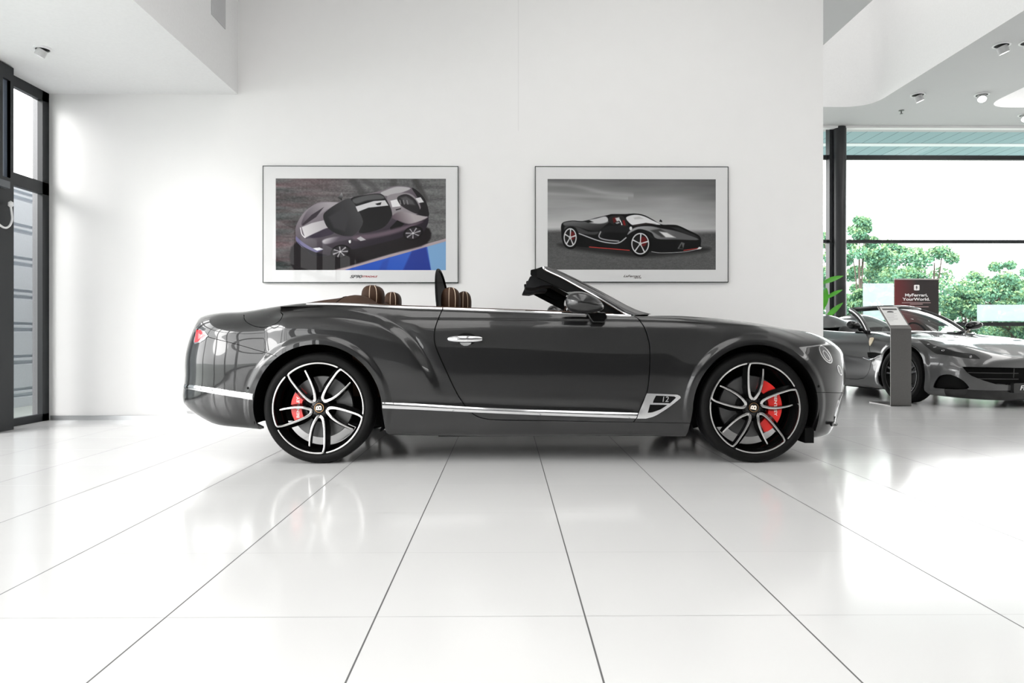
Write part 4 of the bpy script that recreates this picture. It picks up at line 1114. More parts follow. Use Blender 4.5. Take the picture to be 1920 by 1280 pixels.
# ---------------- door mirrors
mh = smooth_line(z6([(645, 560), (655, 500), (700, 440), (800, 420), (900, 436), (1000, 482), (1070, 535), (1105, 590), (1095, 640), (1010, 672), (880, 690), (750, 675), (680, 640), (650, 600)]), 4, closed=True)
mc = (1096, 567)
for sd in (1, -1):
    yf0 = 1.02; o = [P(a, c, YC - 1.06) for a, c in mh]; cc = P(*mc, YC - 1.06)
    rows = []
    for i in range(15):
        u = -1 + 2 * i / 14; k = max(.02, (1 - abs(u) ** 2.6)) ** (1 / 2.2)
        y = yf0 + u * .115
        rows.append([Vector((cc.x + (p.x - cc.x) * (k if p.x > cc.x else min(1, k * 1.12)) - (0.02 * (1 - k)), YC - sd * y, cc.z + (p.z - cc.z) * k)) for p in o])
    b = MB().grid(rows, closed=True); b.add(rows[0], [tuple(range(len(o)))]); b.add(rows[-1], [tuple(range(len(o)))])
    mr = bl(b).build('door_mirror', M_PAINT, bent, angle=1.2)
    l = [P(a, c, YC - 1.13) for a, c in z6([(650, 590), (800, 596), (960, 600), (1095, 612)])]
    l = [Vector((p.x, YC - sd * (YC - p.y), p.z)) for p in l]
    st = z6([(900, 690), (1110, 670), (1135, 715), (1138, 745), (1100, 800), (965, 795), (925, 740)])
    n = len(st); f_ = [P(a, c, YC - .965) for a, c in st]; b = MB()
    b.add([Vector((p.x, YC - sd * .99, p.z)) for p in f_] + [Vector((p.x, YC - sd * .86, p.z - .01)) for p in f_], [tuple(range(n)), tuple(range(n, 2 * n))[::-1]] + [(i, n + i, n + (i + 1) % n, (i + 1) % n) for i in range(n)])
    q = bl(b).build('mirror_stem', M_GLOSSK, bent, bevel=.006); q.parent = mr
    # bright ring around the mirror glass (faces the tail)
    ring = [p for p in rows[7] if p.x < cc.x - .09]
    gl_ = MB(); zz = [Vector((o[0].x + .022, YC - sd * (yf0 + .085 * math.cos(a)), cc.z + .052 * math.sin(a))) for a in [2 * PI * i / 24 for i in range(24)]]
    gl_.tube([v + Vector((.012, 0, 0)) for v in zz], .0025, 6, closed=True); q = bl(gl_).build('mirror_ring', M_CHROME, bent); q.parent = mr
    gl2 = MB(); gl2.add([v - Vector((.012, 0, 0)) + Vector((0, 0, 0)) for v in zz], [tuple(range(24))]); q = bl(gl2).build('mirror_glass', M_CHROME, bent); q.parent = mr

# ---------------- cabin
belt_z = lambda x: float(np.interp(x, [-1.5, -1.2, -.9, -.4, .2, .8, 1.0], [1.052, 1.054, 1.04, 1.02, .995, .978, .975]))
# brown cover behind the rear seats
rows = []
xs = np.linspace(-1.52, -.86, 23)
for x in xs:
    zi = float(np.interp(x, [-1.52, -1.40, -1.28, -1.17, -1.08, -1.0, -.95, -.90, -.86], [1.045, 1.078, 1.098, 1.112, 1.135, 1.130, 1.10, 1.06, 1.02])); r_ = []
    for j in range(41):
        y = -.85 + 1.70 * j / 40; k = sstep((.845 - abs(y)) / .28); ze = belt_z(x) - .012
        r_.append(Vector((x, YC + y, ze + (zi - ze) * float(k))))
    rows.append(r_)
bl(MB().grid(rows)).build('tonneau_cover', M_BRN, bent)
g_ = MB(); sp = [Vector((-1.085 - .10 * (abs(y) / .8) ** 2 + .0, YC + y, 0)) for y in np.linspace(-.8, .8, 41)]
def zton(x, y):
    zi = float(np.interp(x, [-1.52, -1.40, -1.28, -1.17, -1.08, -1.0, -.95, -.90, -.86], [1.045, 1.078, 1.098, 1.112, 1.135, 1.130, 1.10, 1.06, 1.02])); ze = belt_z(x) - .012
    return ze + (zi - ze) * float(sstep((.845 - abs(y)) / .28))
bl(MB().tube([Vector((p.x, p.y, zton(p.x, p.y - YC) + .001)) for p in sp], .0035, 6)).build('cover_seam', M_BLACK, bent)
# side walls, floor of the tub
b = MB(); prof = [(.845, 0), (.80, -.02), (.74, -.25), (.72, -.62), (.0, -.66)]
rows = []
for x in np.linspace(-1.05, .95, 21):
    L = [Vector((x, YC - y, belt_z(x) + dz)) for y, dz in prof]; Rr = [Vector((x, YC + y, belt_z(x) + dz)) for y, dz in prof[::-1][1:]]; rows.append(L + Rr)
b.grid(rows); bl(b).build('cabin_lining', M_BRN, bent)
# dashboard
rows = []
for j in range(21):
    y = -.80 + 1.6 * j / 20; bow = .10 * (1 - (y / .8) ** 2)
    rows.append([Vector((x + bow, YC + y, z)) for x, z in ((1.02, .962), (.85, .972), (.66, .985), (.56, .975), (.53, .93), (.56, .80), (.66, .62), (.7, .45))])
bl(MB().grid(rows)).build('dashboard', M_BRN, bent)
# cowl panel
rows = []
for j in range(21):
    y = -.78 + 1.56 * j / 20; bow = .16 * (1 - (y / .78) ** 2)
    rows.append([Vector((x + bow, YC + y, z)) for x, z in ((.80, .972), (.95, .974), (1.08, .958))])
bl(MB().grid(rows)).build('cowl_panel', M_BLACK, bent)
# steering wheel (far side seat)
Ms = Matrix.Translation((.46, YC + .37, .93)) @ Matrix.Rotation(rd(-68), 4, 'Y')
rim = [Ms @ Vector((.175 * math.cos(a), .175 * math.sin(a), 0)) for a in [2 * PI * i / 36 for i in range(36)]]
sw = bl(MB().tube(rim, .014, 8, closed=True)).build('steering_wheel', M_BLACK, bent)
for a in (0, PI * .5, PI, PI * 1.5):
    q = bl(MB().tube([Ms @ Vector((0, 0, .0)), Ms @ Vector((.165 * math.cos(a), .165 * math.sin(a), 0))], .014, 8)).build('steering_spoke', M_BRN, bent); q.parent = sw
q = bl(MB().lathe([(0, .02), (.05, .018), (.06, -.01), (.03, -.05), (.03, -.12)], 20, Ms)).build('steering_hub', M_BRN, bent); q.parent = sw
def headrest(x, y, ztop, w, hx, hz, label, piping=True):
    """x centre, y outboard centre, ztop; w half width across, hx half depth, hz height"""
    rows = []
    for i in range(17):
        v = i / 16; zz = ztop - hz * (v ** 1.25)
        vv = min(1.0, (v + .012) / .5); ks = (1 - (1 - vv) ** 2.3) ** (1 / 2.1)
        ks = min(1.0, ks) * (1 - .18 * max(0, v - .55) / .45)
        r_ = []
        for k in range(28):
            a = 2 * PI * k / 28; ca, sa = math.cos(a), math.sin(a)
            r_.append(Vector((x + hx * ks * math.copysign(abs(ca) ** .75, ca) - .03 * v * 0, YC - y + w * (.55 + .45 * ks) * math.copysign(abs(sa) ** .6, sa), zz)))
        rows.append(r_)
    b = MB().grid(rows, closed=True); b.add(rows[0], [tuple(range(28))[::-1]]); b.add(rows[-1], [tuple(range(28))])
    h = bl(b).build('headrest', M_BRN, bent, angle=1.3)
    for fx in (-.05, .62) if piping else ():
        for sgn in (1,):
            pts = []
            for i in range(15):
                r_ = rows[i + 1]; a = math.acos(max(-1, min(1, fx)))
                best = max((p for p in r_ if abs((p.x - x) / hx - fx * min(1, .35 + i / 8)) < .22), key=lambda p: -p.y, default=None)
                if best is None: continue
                ks = (max(p.x for p in r_) - x)
                pts.append(Vector((x + fx * ks, min(p.y for p in r_) - .0015 + (.05 * w * 0), r_[0].z)))
            yb = [p.y for p in pts]
            if fx > .7: pts = [p + Vector((0, w * .10, 0)) for p in pts]
            top_ = pts[0] + Vector((0, w * .5, .008)); pts = [top_] + pts
            q = bl(MB().tube(pts, .0026, 6)).build('piping', M_PIPE, bent); q.parent = h
    return h
def seat(x, y, ztop, xh):
    s_ = empty('seat', (0, 0, 0)); s_.parent = bent
    b = MB(); rows = []
    for z, x0, x1, wv in ((.50, x + .02, x + .16, .24), (.70, x - .05, x + .09, .25), (.88, x - .10, x + .03, .235), (.97, x - .115, x + .005, .20), (1.0, x - .10, x - .02, .16)):
        rows.append([Vector((a, YC - y + c, z)) for a, c in ((x0, -wv), (x0, wv), ((x0 + x1) / 2, wv * 1.05), (x1, wv * .98), (x1 + .01, 0), (x1, -wv * .98), ((x0 + x1) / 2, -wv * 1.05))])
    b.grid(rows, closed=True); b.add(rows[-1], [tuple(range(7))]); q = bl(b).build('backrest', M_BRN, bent, angle=1.2); q.parent = s_
    b = MB().box((x + .05, YC - y - .25, .38), (x + .58, YC - y + .25, .52)); q = bl(b).build('seat_cushion', M_BRN, bent, bevel=.04); q.parent = s_
    return s_
seat(-.38, .38, 1.2, 0); seat(-.34, -.38, 1.2, 0)
seat(-.92, .36, 1.2, 0); seat(-.92, -.36, 1.2, 0)
headrest(-.402, .37, 1.197, .13, .070, .24, '')
headrest(-.345, -.37, 1.213, .13, .060, .24, '')
headrest(-.975, .37, 1.212, .13, .078, .20, '')
headrest(-.945, -.37, 1.207, .13, .066, .20, '')
# wind deflector: curved frame with dark mesh
def wz_(q): return (1 - abs(q) ** 2.3) ** .62
fr_pts = []; 
for i in range(41):
    q = -1 + 2 * i / 40; k = wz_(q); fr_pts.append(Vector((-.475 - .045 * k, YC + q * .60, 1.015 + .345 * k)))
wd = bl(MB().tube(fr_pts, .009, 8)).build('wind_deflector', M_BLACK, bent)
rows = [[Vector((-.475, p.y, 1.0)) for p in fr_pts], fr_pts]
q = bl(MB().grid(rows)).build('deflector_mesh', M_SMOKE, bent); q.parent = wd
# ------------------------------------------------------------ framed pictures
class Canvas:
    """a printed picture as per-point colours of a dense flat grid; coordinates of its own (x right, y down)"""
    def __init__(s, x0, y0, x1, y1, nx, ny):
        s.X, s.Y = np.meshgrid(np.linspace(x0, x1, nx), np.linspace(y0, y1, ny)); s.px = (x1 - x0) / nx
        s.c = np.zeros((ny, nx, 3)); s.nx, s.ny = nx, ny
    def noise(s, sx, sy, seed, oct_=3):
        r = np.random.RandomState(seed); out = np.zeros((s.ny, s.nx)); amp = 1
        for o in range(oct_):
            gx = max(2, int((s.X.max() - s.X.min()) / sx) + 2); gy = max(2, int((s.Y.max() - s.Y.min()) / sy) + 2)
            g = r.rand(gy, gx); u = (s.X - s.X.min()) / (s.X.max() - s.X.min() + 1e-9) * (gx - 1.001); v = (s.Y - s.Y.min()) / (s.Y.max() - s.Y.min() + 1e-9) * (gy - 1.001)
            i, j = v.astype(int), u.astype(int); a, b = sstep(v - i), sstep(u - j)
            out += amp * ((g[i, j] * (1 - b) + g[i, j + 1] * b) * (1 - a) + (g[i + 1, j] * (1 - b) + g[i + 1, j + 1] * b) * a - .5); amp *= .5; sx /= 2; sy /= 2
        return out
    def poly(s, pts, col, soft=1.0, grad=None, curve=None, alpha=1.0):
        if curve is None: curve = 4 if len(pts) >= 6 else 0
        pts = [tuple(map(float, p)) for p in pts]
        if curve: pts = smooth_line([(a, b, 0) for a, b in pts], curve, closed=True); pts = [(p[0], p[1]) for p in pts]
        xs = [p[0] for p in pts]; ys = [p[1] for p in pts]; m = soft * s.px + 4
        i0 = np.searchsorted(s.Y[:, 0], min(ys) - m); i1 = np.searchsorted(s.Y[:, 0], max(ys) + m); j0 = np.searchsorted(s.X[0], min(xs) - m); j1 = np.searchsorted(s.X[0], max(xs) + m)
        if i1 <= i0 or j1 <= j0: return
        X, Y = s.X[i0:i1, j0:j1], s.Y[i0:i1, j0:j1]; d = seg_dist(X, Y, pts + [pts[0]]); d = np.where(in_poly(X, Y, pts), d, -d)
        a = (np.clip(d / (soft * s.px) + .5, 0, 1) * alpha)[..., None]
        c = np.array(col, float)[None, None] / 255
        if grad:
            (gx0, gy0), (gx1, gy1), c2 = grad; L = (gx1 - gx0) ** 2 + (gy1 - gy0) ** 2
            t = np.clip(((X - gx0) * (gx1 - gx0) + (Y - gy0) * (gy1 - gy0)) / L, 0, 1)[..., None]; c = c * (1 - t) + np.array(c2, float) / 255 * t
        s.c[i0:i1, j0:j1] = s.c[i0:i1, j0:j1] * (1 - a) + c * a
    def line(s, pts, wdt, col, soft=1.0, curve=6, alpha=1.0):
        if curve: pts = [(p[0], p[1]) for p in smooth_line([(a, b, 0) for a, b in pts], curve)]
        a = offs(pts, wdt / 2); b = offs(pts, -wdt / 2); s.poly(a + b[::-1], col, soft, alpha=alpha, curve=0)
    def ellipse(s, cx_, cy_, rx, ry, col, rot=0, soft=1.0, alpha=1.0, grad=None): s.poly(ell(cx_, cy_, rx, ry, rot, 40), col, soft, alpha=alpha, grad=grad, curve=0)
    def build(s, name, a, b, y, parent, m):
        """a, b: world x,z of top-left and bottom-right"""
        X = np.linspace(a[0], b[0], s.nx); Z = np.linspace(a[1], b[1], s.ny); gx, gz = np.meshgrid(X, Z)
        n = s.nx * s.ny; co = np.stack([gx.ravel(), np.full(n, y), gz.ravel()], 1) - np.array(parent.location)
        i, j = np.meshgrid(np.arange(s.ny - 1), np.arange(s.nx - 1), indexing='ij'); q = (i * s.nx + j).ravel()
        F_ = np.stack([q, q + s.nx, q + s.nx + 1, q + 1], 1)
        me = bpy.data.meshes.new(name); me.vertices.add(n); me.vertices.foreach_set('co', co.ravel()); me.loops.add(F_.size); me.loops.foreach_set('vertex_index', F_.ravel().astype(np.int32))
        me.polygons.add(len(F_)); me.polygons.foreach_set('loop_start', np.arange(0, F_.size, 4, dtype=np.int32)); me.update(); me.validate()
        at_ = me.color_attributes.new('print', 'FLOAT_COLOR', 'POINT'); c = np.clip(s.c.reshape(-1, 3), 0, 1)
        lin_ = np.where(c <= .04045, c / 12.92, ((c + .055) / 1.055) ** 2.4); at_.data.foreach_set('color', np.concatenate([lin_, np.ones((n, 1))], 1).ravel().astype(np.float32))
        me.materials.append(m); o = bpy.data.objects.new(name, me); C.objects.link(o); o.parent = parent; return o
def print_mat():
    m = bpy.data.materials.new('photo_print'); m.use_nodes = True; n = m.node_tree.nodes; b = n['Principled BSDF']
    a = n.new('ShaderNodeVertexColor'); a.layer_name = 'print'; m.node_tree.links.new(a.outputs[0], b.inputs['Base Color'])
    b.inputs['Roughness'].default_value = .6; b.inputs['Coat Weight'].default_value = .22; b.inputs['Coat Roughness'].default_value = .01; b.inputs['Specular IOR Level'].default_value = .1; return m
M_PRINT = print_mat()
def spokes(c, cx_, cy_, rx, ry, col, w, n=5, ph=0, rot=0):
    for k in range(n):
        a = ph + 2 * PI * k / n; x, y = rx * math.cos(a), ry * math.sin(a); x, y = x * math.cos(rot) - y * math.sin(rot), x * math.sin(rot) + y * math.cos(rot)
        dx, dy = -math.sin(a) * w * .9, math.cos(a) * w
        c.poly([(cx_ + dx * .5, cy_ + dy * .5), (cx_ + x + dx, cy_ + y + dy), (cx_ + x - dx, cy_ + y - dy), (cx_ - dx * .5, cy_ - dy * .5)], col)
# picture one: coupe from above
c = Canvas(177, 213, 1708, 1038, 560, 302)
t = (c.X - 177) / 1531; u = (c.Y - 213) / 825
base = 92 + 12 * t - 38 * u * (1 - t) + 22 * c.noise(260, 26, 1) * 1.2 + 20 * c.noise(14, 10, 2, 2)
sk = c.noise(400, 60, 5)
base += 16 * np.sin((c.Y + .42 * c.X) / 46) * (1 - t) * .5
red = np.clip(.9 - 1.6 * t, 0, 1) * (.4 + sk)
c.c[..., 0] = (base + 22 * red) / 255; c.c[..., 1] = (base - 8 * red) / 255; c.c[..., 2] = (base - 3 * red) / 255
c.line([(850, 215), (920, 290), (965, 360)], 62, (66, 64, 65), 10, alpha=.7); c.line([(960, 215), (1040, 270), (1100, 330)], 50, (74, 72, 73), 10, alpha=.6); c.line([(1235, 213), (1235, 290)], 60, (70, 68, 68), 8, alpha=.6); c.line([(1420, 213), (1470, 300), (1530, 420)], 55, (62, 60, 60), 10, alpha=.7)
c.poly([(700, 1038), (1708, 752), (1708, 1038)], (170, 155, 158)); c.poly([(785, 1040), (1708, 780), (1708, 1040)], (43, 78, 172), grad=((800, 1000), (1500, 850), (60, 98, 190)))
c.poly([(1400, 868), (1530, 830), (1575, 1040), (1320, 1040)], (45, 62, 142), 6); c.poly([(1540, 826), (1710, 778), (1710, 1040), (1575, 1040)], (122, 162, 202), 3); c.poly([(1140, 960), (1200, 925), (1170, 1040), (1100, 1040)], (50, 70, 150), 8, alpha=.6)
c.poly([(365, 780), (345, 1038), (690, 1038), (1200, 893), (1540, 795), (1500, 640), (900, 740)], (30, 26, 28), 6)
BO = [(355, 700), (360, 640), (400, 560), (450, 500), (520, 450), (580, 425), (660, 422), (745, 425), (860, 380), (1000, 352), (1155, 312), (1200, 290), (1270, 278), (1350, 282), (1400, 295), (1450, 320), (1510, 390), (1545, 480), (1552, 560), (1545, 620), (1510, 690), (1490, 655), (1440, 642), (1375, 665), (1330, 735), (1100, 800), (880, 852), (845, 835), (800, 815), (730, 832), (690, 870), (660, 905), (520, 912), (440, 850), (375, 780)]
c.poly(BO, (132, 124, 130), 1.4, grad=((700, 420), (880, 860), (40, 34, 42)))
c.poly([(410, 640), (450, 520), (560, 440), (740, 430), (640, 490), (540, 560)], (158, 152, 156), 3, grad=((640, 430), (430, 640), (80, 72, 80)))
c.poly([(415, 625), (500, 540), (610, 470), (540, 560), (420, 640)], (52, 46, 52), 2)
c.poly([(410, 652), (500, 615), (610, 588), (650, 655), (540, 700), (440, 748)], (205, 202, 204), 2, curve=0, grad=((400, 700), (640, 600), (165, 160, 164)))
c.poly([(445, 750), (540, 702), (650, 658), (700, 705), (600, 740), (480, 752)], (55, 48, 60), 3)
c.poly([(1160, 320), (1270, 285), (1390, 300), (1290, 345), (1180, 370), (1120, 345)], (175, 172, 174), 3)
c.poly([(1180, 370), (1350, 340), (1440, 390), (1480, 500), (1380, 560), (1240, 560), (1215, 480)], (138, 132, 136), 3)
c.poly([(1220, 560), (1300, 510), (1450, 540), (1545, 560), (1400, 620), (1300, 600)], (165, 158, 160), 4, grad=((1400, 540), (1250, 620), (85, 72, 80)))
c.poly([(605, 540), (640, 500), (740, 432), (850, 390), (905, 470), (962, 600), (870, 728), (740, 716), (650, 662), (612, 595)], (34, 33, 35), 1.4, grad=((640, 600), (900, 420), (70, 69, 71)))
c.poly([(650, 560), (780, 480), (830, 560), (800, 690), (700, 660)], (58, 57, 60), 8, alpha=.7)
c.poly([(855, 390), (1000, 356), (1120, 350), (1170, 400), (1217, 500), (1215, 565), (1130, 662), (930, 704), (962, 600), (905, 470)], (30, 29, 30), 1.4)
c.poly([(870, 400), (1000, 362), (1110, 356), (1150, 392), (1000, 410), (900, 440)], (84, 84, 85), 5)
c.poly([(895, 465), (1060, 415), (1160, 408), (1190, 455), (1010, 475), (915, 512)], (200, 198, 200), 1.6, curve=0)
c.poly([(1070, 440), (1128, 425), (1120, 450), (1090, 452)], (20, 20, 20), 1); c.poly([(1208, 412), (1270, 398), (1300, 462), (1225, 470)], (222, 220, 222), 2)
c.poly([(1255, 490), (1305, 478), (1302, 488), (1258, 500)], (30, 28, 30), 1)
c.poly([(1270, 382), (1350, 352), (1430, 400), (1475, 490), (1450, 530), (1360, 492), (1295, 445)], (44, 42, 44), 2); c.poly([(1300, 385), (1350, 372), (1410, 410), (1430, 450), (1340, 440)], (80, 78, 80), 6)
for k in range(3): c.line([(1292 + 32 * k, 405), (1302 + 32 * k, 445)], 8, (130, 128, 130), curve=0)
c.poly([(1400, 298), (1450, 320), (1520, 400), (1552, 500), (1548, 552), (1455, 532), (1482, 470), (1450, 380)], (38, 36, 38), 1.5); c.poly([(1435, 390), (1480, 380), (1510, 424), (1464, 432)], (205, 203, 205), 1.5)
c.poly([(1205, 655), (1270, 588), (1332, 620), (1290, 668), (1210, 682)], (18, 17, 18), 2)
c.poly([(600, 770), (700, 740), (860, 735), (850, 755), (720, 785), (620, 805)], (190, 186, 190), 5, grad=((640, 740), (700, 800), (80, 72, 82)))
c.poly([(880, 730), (1100, 700), (1330, 640), (1500, 600), (1300, 690), (1100, 740), (900, 770)], (96, 82, 92), 8)
c.poly([(357, 735), (372, 745), (430, 795), (530, 850), (600, 848), (585, 862), (520, 880), (430, 842), (365, 782)], (110, 106, 140), 2); c.poly([(375, 785), (440, 850), (520, 912), (640, 905), (540, 880), (430, 830)], (26, 24, 30), 2)
c.poly([(510, 842), (570, 834), (602, 850), (550, 864)], (225, 225, 228), 2); c.line([(398, 655), (412, 715), (442, 748)], 8, (225, 222, 225))
c.ellipse(757, 872, 88, 62, (22, 19, 21), -.25); c.ellipse(757, 872, 74, 50, (45, 42, 45), -.25); spokes(c, 757, 872, 70, 46, (160, 156, 160), 7, 7, .3, -.25); c.ellipse(757, 872, 10, 8, (200, 198, 200))
c.ellipse(1412, 705, 92, 64, (22, 19, 21), -.3); c.ellipse(1412, 705, 74, 50, (42, 39, 42), -.3); spokes(c, 1412, 705, 70, 46, (150, 146, 150), 7, 7, 0, -.3); c.ellipse(1412, 705, 10, 8, (200, 198, 200))
c.poly([(905, 752), (940, 734), (988, 765), (940, 776)], (175, 172, 175), 1.5); c.poly([(733, 388), (770, 338), (782, 372), (768, 412), (758, 400)], (150, 148, 150), 1.5, grad=((770, 345), (760, 405), (30, 30, 30)))
c.poly([(833, 770), (852, 768), (852, 790), (842, 798), (833, 786)], (225, 225, 225), 1)
CAN1 = c
# picture two: open sports car, side on
c = Canvas(177, 218, 1690, 1035, 560, 302)
u = (c.Y - 218) / 817; hz = (680 - 218) / 817
sky = 98 + 92 * np.clip(u / hz, 0, 1) ** .9 - 18 * np.clip((c.X - 1300) / 400, 0, 1) + 16 * c.noise(500, 60, 7) ; sky += 22 * np.exp(-((c.Y - 262 - .16 * (c.X - 250) - 10 * np.sin(c.X / 90)) / 20) ** 2) * (c.X < 950); sky += 18 * np.exp(-((c.Y - 350 - .06 * (c.X - 200)) / 16) ** 2) * (c.X < 900)
gr = 74 + 8 * c.noise(30, 8, 9) + 14 * c.noise(8, 5, 10, 2) + 14 * np.clip((c.Y - 700) / 200, 0, 1)
k = sstep((c.Y - 655 + 8 * np.sin(c.X / 300)) / 60); c.c[:] = ((sky * (1 - k) + gr * k) / 255)[..., None]
c.poly([(300, 800), (400, 850), (900, 915), (1200, 915), (1600, 870), (1560, 830), (900, 840)], (38, 38, 38), 14)
BO = [(298, 640), (320, 607), (400, 592), (500, 596), (600, 570), (720, 541), (760, 533), (870, 533), (960, 528), (1040, 540), (1120, 580), (1200, 625), (1280, 628), (1350, 635), (1450, 680), (1530, 720), (1558, 760), (1555, 825), (1572, 838), (1540, 857), (1400, 882), (1200, 888), (1110, 876), (1080, 860), (900, 868), (550, 835), (440, 825), (400, 800), (330, 790), (305, 760), (300, 700)]
c.poly(BO, (14, 14, 15), 1.3)
c.poly([(322, 612), (400, 597), (500, 602), (640, 572), (700, 562), (732, 600), (690, 640), (640, 680), (560, 682), (500, 665), (430, 645), (335, 640)], (96, 96, 97), 3, grad=((500, 590), (520, 690), (40, 40, 40)))
c.poly([(540, 590), (620, 572), (700, 555), (718, 600), (650, 620), (560, 612)], (190, 190, 191), 4); c.poly([(500, 596), (550, 588), (590, 605), (540, 612)], (20, 20, 20), 3)
c.poly([(340, 640), (440, 645), (540, 690), (640, 692), (600, 720), (460, 705), (430, 660), (380, 640), (330, 680)], (62, 62, 63), 5)
c.poly([(640, 690), (720, 640), (870, 640), (930, 660), (880, 700), (700, 700), (660, 735)], (30, 30, 31), 6); c.line([(655, 690), (640, 740), (700, 765), (820, 778)], 10, (170, 170, 171), 3)
c.poly([(895, 720), (920, 680), (990, 648), (1100, 642), (1200, 662), (1350, 690), (1540, 762), (1340, 762), (1160, 755), (1110, 700), (1010, 668), (940, 690)], (150, 150, 151), 3, grad=((1000, 640), (1300, 770), (88, 88, 89)))
c.poly([(1000, 675), (1090, 700), (1150, 765), (1090, 740)], (26, 26, 26), 3); c.poly([(1100, 680), (1190, 665), (1320, 740), (1200, 740)], (60, 60, 60), 5); c.poly([(1180, 690), (1250, 700), (1330, 745), (1240, 742)], (210, 210, 210), 4)
c.poly([(1280, 650), (1360, 655), (1500, 720), (1540, 750), (1440, 720)], (40, 40, 41), 3)
c.poly([(885, 562), (960, 540), (1040, 552), (1120, 590), (1192, 628), (1080, 622), (960, 637), (905, 605)], (212, 212, 213), 1.8); c.poly([(940, 632), (1060, 612), (1150, 622), (1040, 630), (960, 640)], (40, 32, 32), 2); c.poly([(950, 565), (1000, 555), (1040, 575), (960, 580)], (160, 160, 160), 4, alpha=.6)
c.poly([(725, 600), (740, 555), (800, 545), (860, 556), (900, 640), (800, 640)], (36, 34, 34), 2); c.poly([(760, 570), (790, 560), (800, 610), (770, 615)], (90, 24, 24), 3); c.poly([(850, 590), (868, 590), (880, 635), (860, 635)], (120, 28, 28), 2); c.line([(826, 585), (846, 632)], 9, (225, 225, 225), curve=0); c.poly([(785, 570), (820, 562), (830, 590), (800, 600)], (200, 200, 200), 4)
c.poly([(772, 616), (800, 600), (832, 606), (836, 630), (800, 640), (778, 634)], (24, 24, 25), 1.4); c.poly([(785, 612), (815, 603), (828, 612), (800, 622)], (160, 160, 160), 2); c.poly([(1180, 600), (1190, 580), (1208, 594), (1206, 606)], (24, 24, 24), 1.2)
c.line([(455, 708), (640, 775), (770, 797), (830, 786), (885, 744)], 9, (190, 190, 191), 2); c.line([(550, 830), (915, 860)], 7, (188, 64, 58), curve=0); c.line([(1110, 872), (1200, 883), (1400, 874), (1560, 842)], 6, (150, 150, 150)); c.line([(1400, 860), (1560, 838)], 6, (180, 60, 55), curve=0); c.poly([(1540, 828), (1568, 834), (1552, 848), (1520, 850)], (205, 205, 205), 2)
c.poly([(1345, 845), (1380, 785), (1410, 795), (1395, 850)], (90, 90, 90), 2); c.poly([(1360, 842), (1384, 800), (1396, 846)], (20, 20, 20), 2); c.ellipse(925, 662, 12, 16, (215, 215, 215))
for (x, y, rx, ry, n_) in ((380, 745, 58, 84, 5), (1010, 800, 80, 97, 5)):
    c.ellipse(x + 4, y + 4, rx + 20, ry + 18, (10, 10, 10)); c.ellipse(x, y, rx, ry, (200, 200, 201)); c.ellipse(x, y, rx - 9, ry - 10, (24, 22, 22)); c.ellipse(x + rx * .35, y - ry * .2, rx * .4, ry * .45, (120, 20, 20), alpha=.7); spokes(c, x, y, rx - 6, ry - 7, (205, 205, 206), 6.5, 5, -PI / 2 + .08); c.ellipse(x, y, 13, 16, (190, 190, 190))
CAN2 = c
M_MAT = mat('poster_mat', (.70, .70, .70), rough=.5, coat=.5, coat_rough=.01, noise=(3, .01))
M_FRAME = mat('frame_black', (.02, .03, .028), rough=.3, metal=.5)
def picture(a, b, can, label, zoomx, zoomy):
    yb = YW; yf = YW - .028
    p0 = P(a[0], a[1], yf); p1 = P(b[0], b[1], yf)
    r = empty('framed_picture', ((p0.x + p1.x) / 2, yb, (p0.z + p1.z) / 2)); tag(r, label, 'picture', 'framed car pictures on the white wall')
    L = lambda mb: (setattr(mb, 'v', [v - Vector(r.location) for v in mb.v]), mb)[1]
    x0, x1, z1, z0 = p0.x, p1.x, p0.z, p1.z; t = .006
    f = MB().box((x0, yf - .003, z1 - t), (x1, yb, z1)).box((x0, yf - .003, z0), (x1, yb, z0 + t)).box((x0, yf - .003, z0), (x0 + t, yb, z1)).box((x1 - t, yf - .003, z0), (x1, yb, z1))
    L(f).build('picture_frame', M_FRAME, r)
    L(MB().box((x0 + t * .5, yf + .001, z0 + t * .5), (x1 - t * .5, yb - .004, z1 - t * .5))).build('picture_mat', M_MAT, r)
    q0 = P(zoomx[0], zoomy[0], yf); q1 = P(zoomx[1], zoomy[1], yf)
    can.build('print', (q0.x, q0.z), (q1.x, q1.z), yf + .0002, r, M_PRINT)
    return r
r1 = picture((492.5, 310.5), (859.3, 530), CAN1, 'framed picture of a coupe with a pale stripe beside a blue painted kerb', (517, 836), (334.4, 506.3))
r2 = picture((1003.2, 311.4), (1365.7, 529.2), CAN2, 'framed black and white picture of a black open sports car', (1026.7, 1342), (335.4, 505.6))
def cap(r, px, py, txt, size, col, sx=1.0, shear=.3, bold=0.0):
    p = P(px, py, YW - .028) - r.location; p.y -= .0003 - 0
    return text_obj('caption', txt, size, mat(*col), Matrix.Translation((p.x, YW - .028 - r.location.y + .0006, p.z)) @ Matrix([[1, 0, 0, 0], [0, 0, -1, 0], [0, 1, 0, 0], [0, 0, 0, 1]]), r, ext=.0008, sx=sx, shear=shear, bold=bold)
cap(r1, 666.5, 518.6, 'SF90', .040, ('print_grey', (.08, .08, .08)), sx=1.5, shear=.4, bold=.0015); cap(r1, 692.5, 518.4, 'STRADALE', .024, ('print_red', (.30, .01, .015)), sx=1.3, shear=.4, bold=.0008)
cap(r2, 1184, 517.6, 'LaFerrari', .030, ('print_dark', (.05, .03, .03)), sx=1.5, shear=.4, bold=.0006); cap(r2, 1195, 520.6, 'Aperta', .018, ('print_dark', (.05, .03, .03)), sx=1.5, shear=.4, bold=.0004)
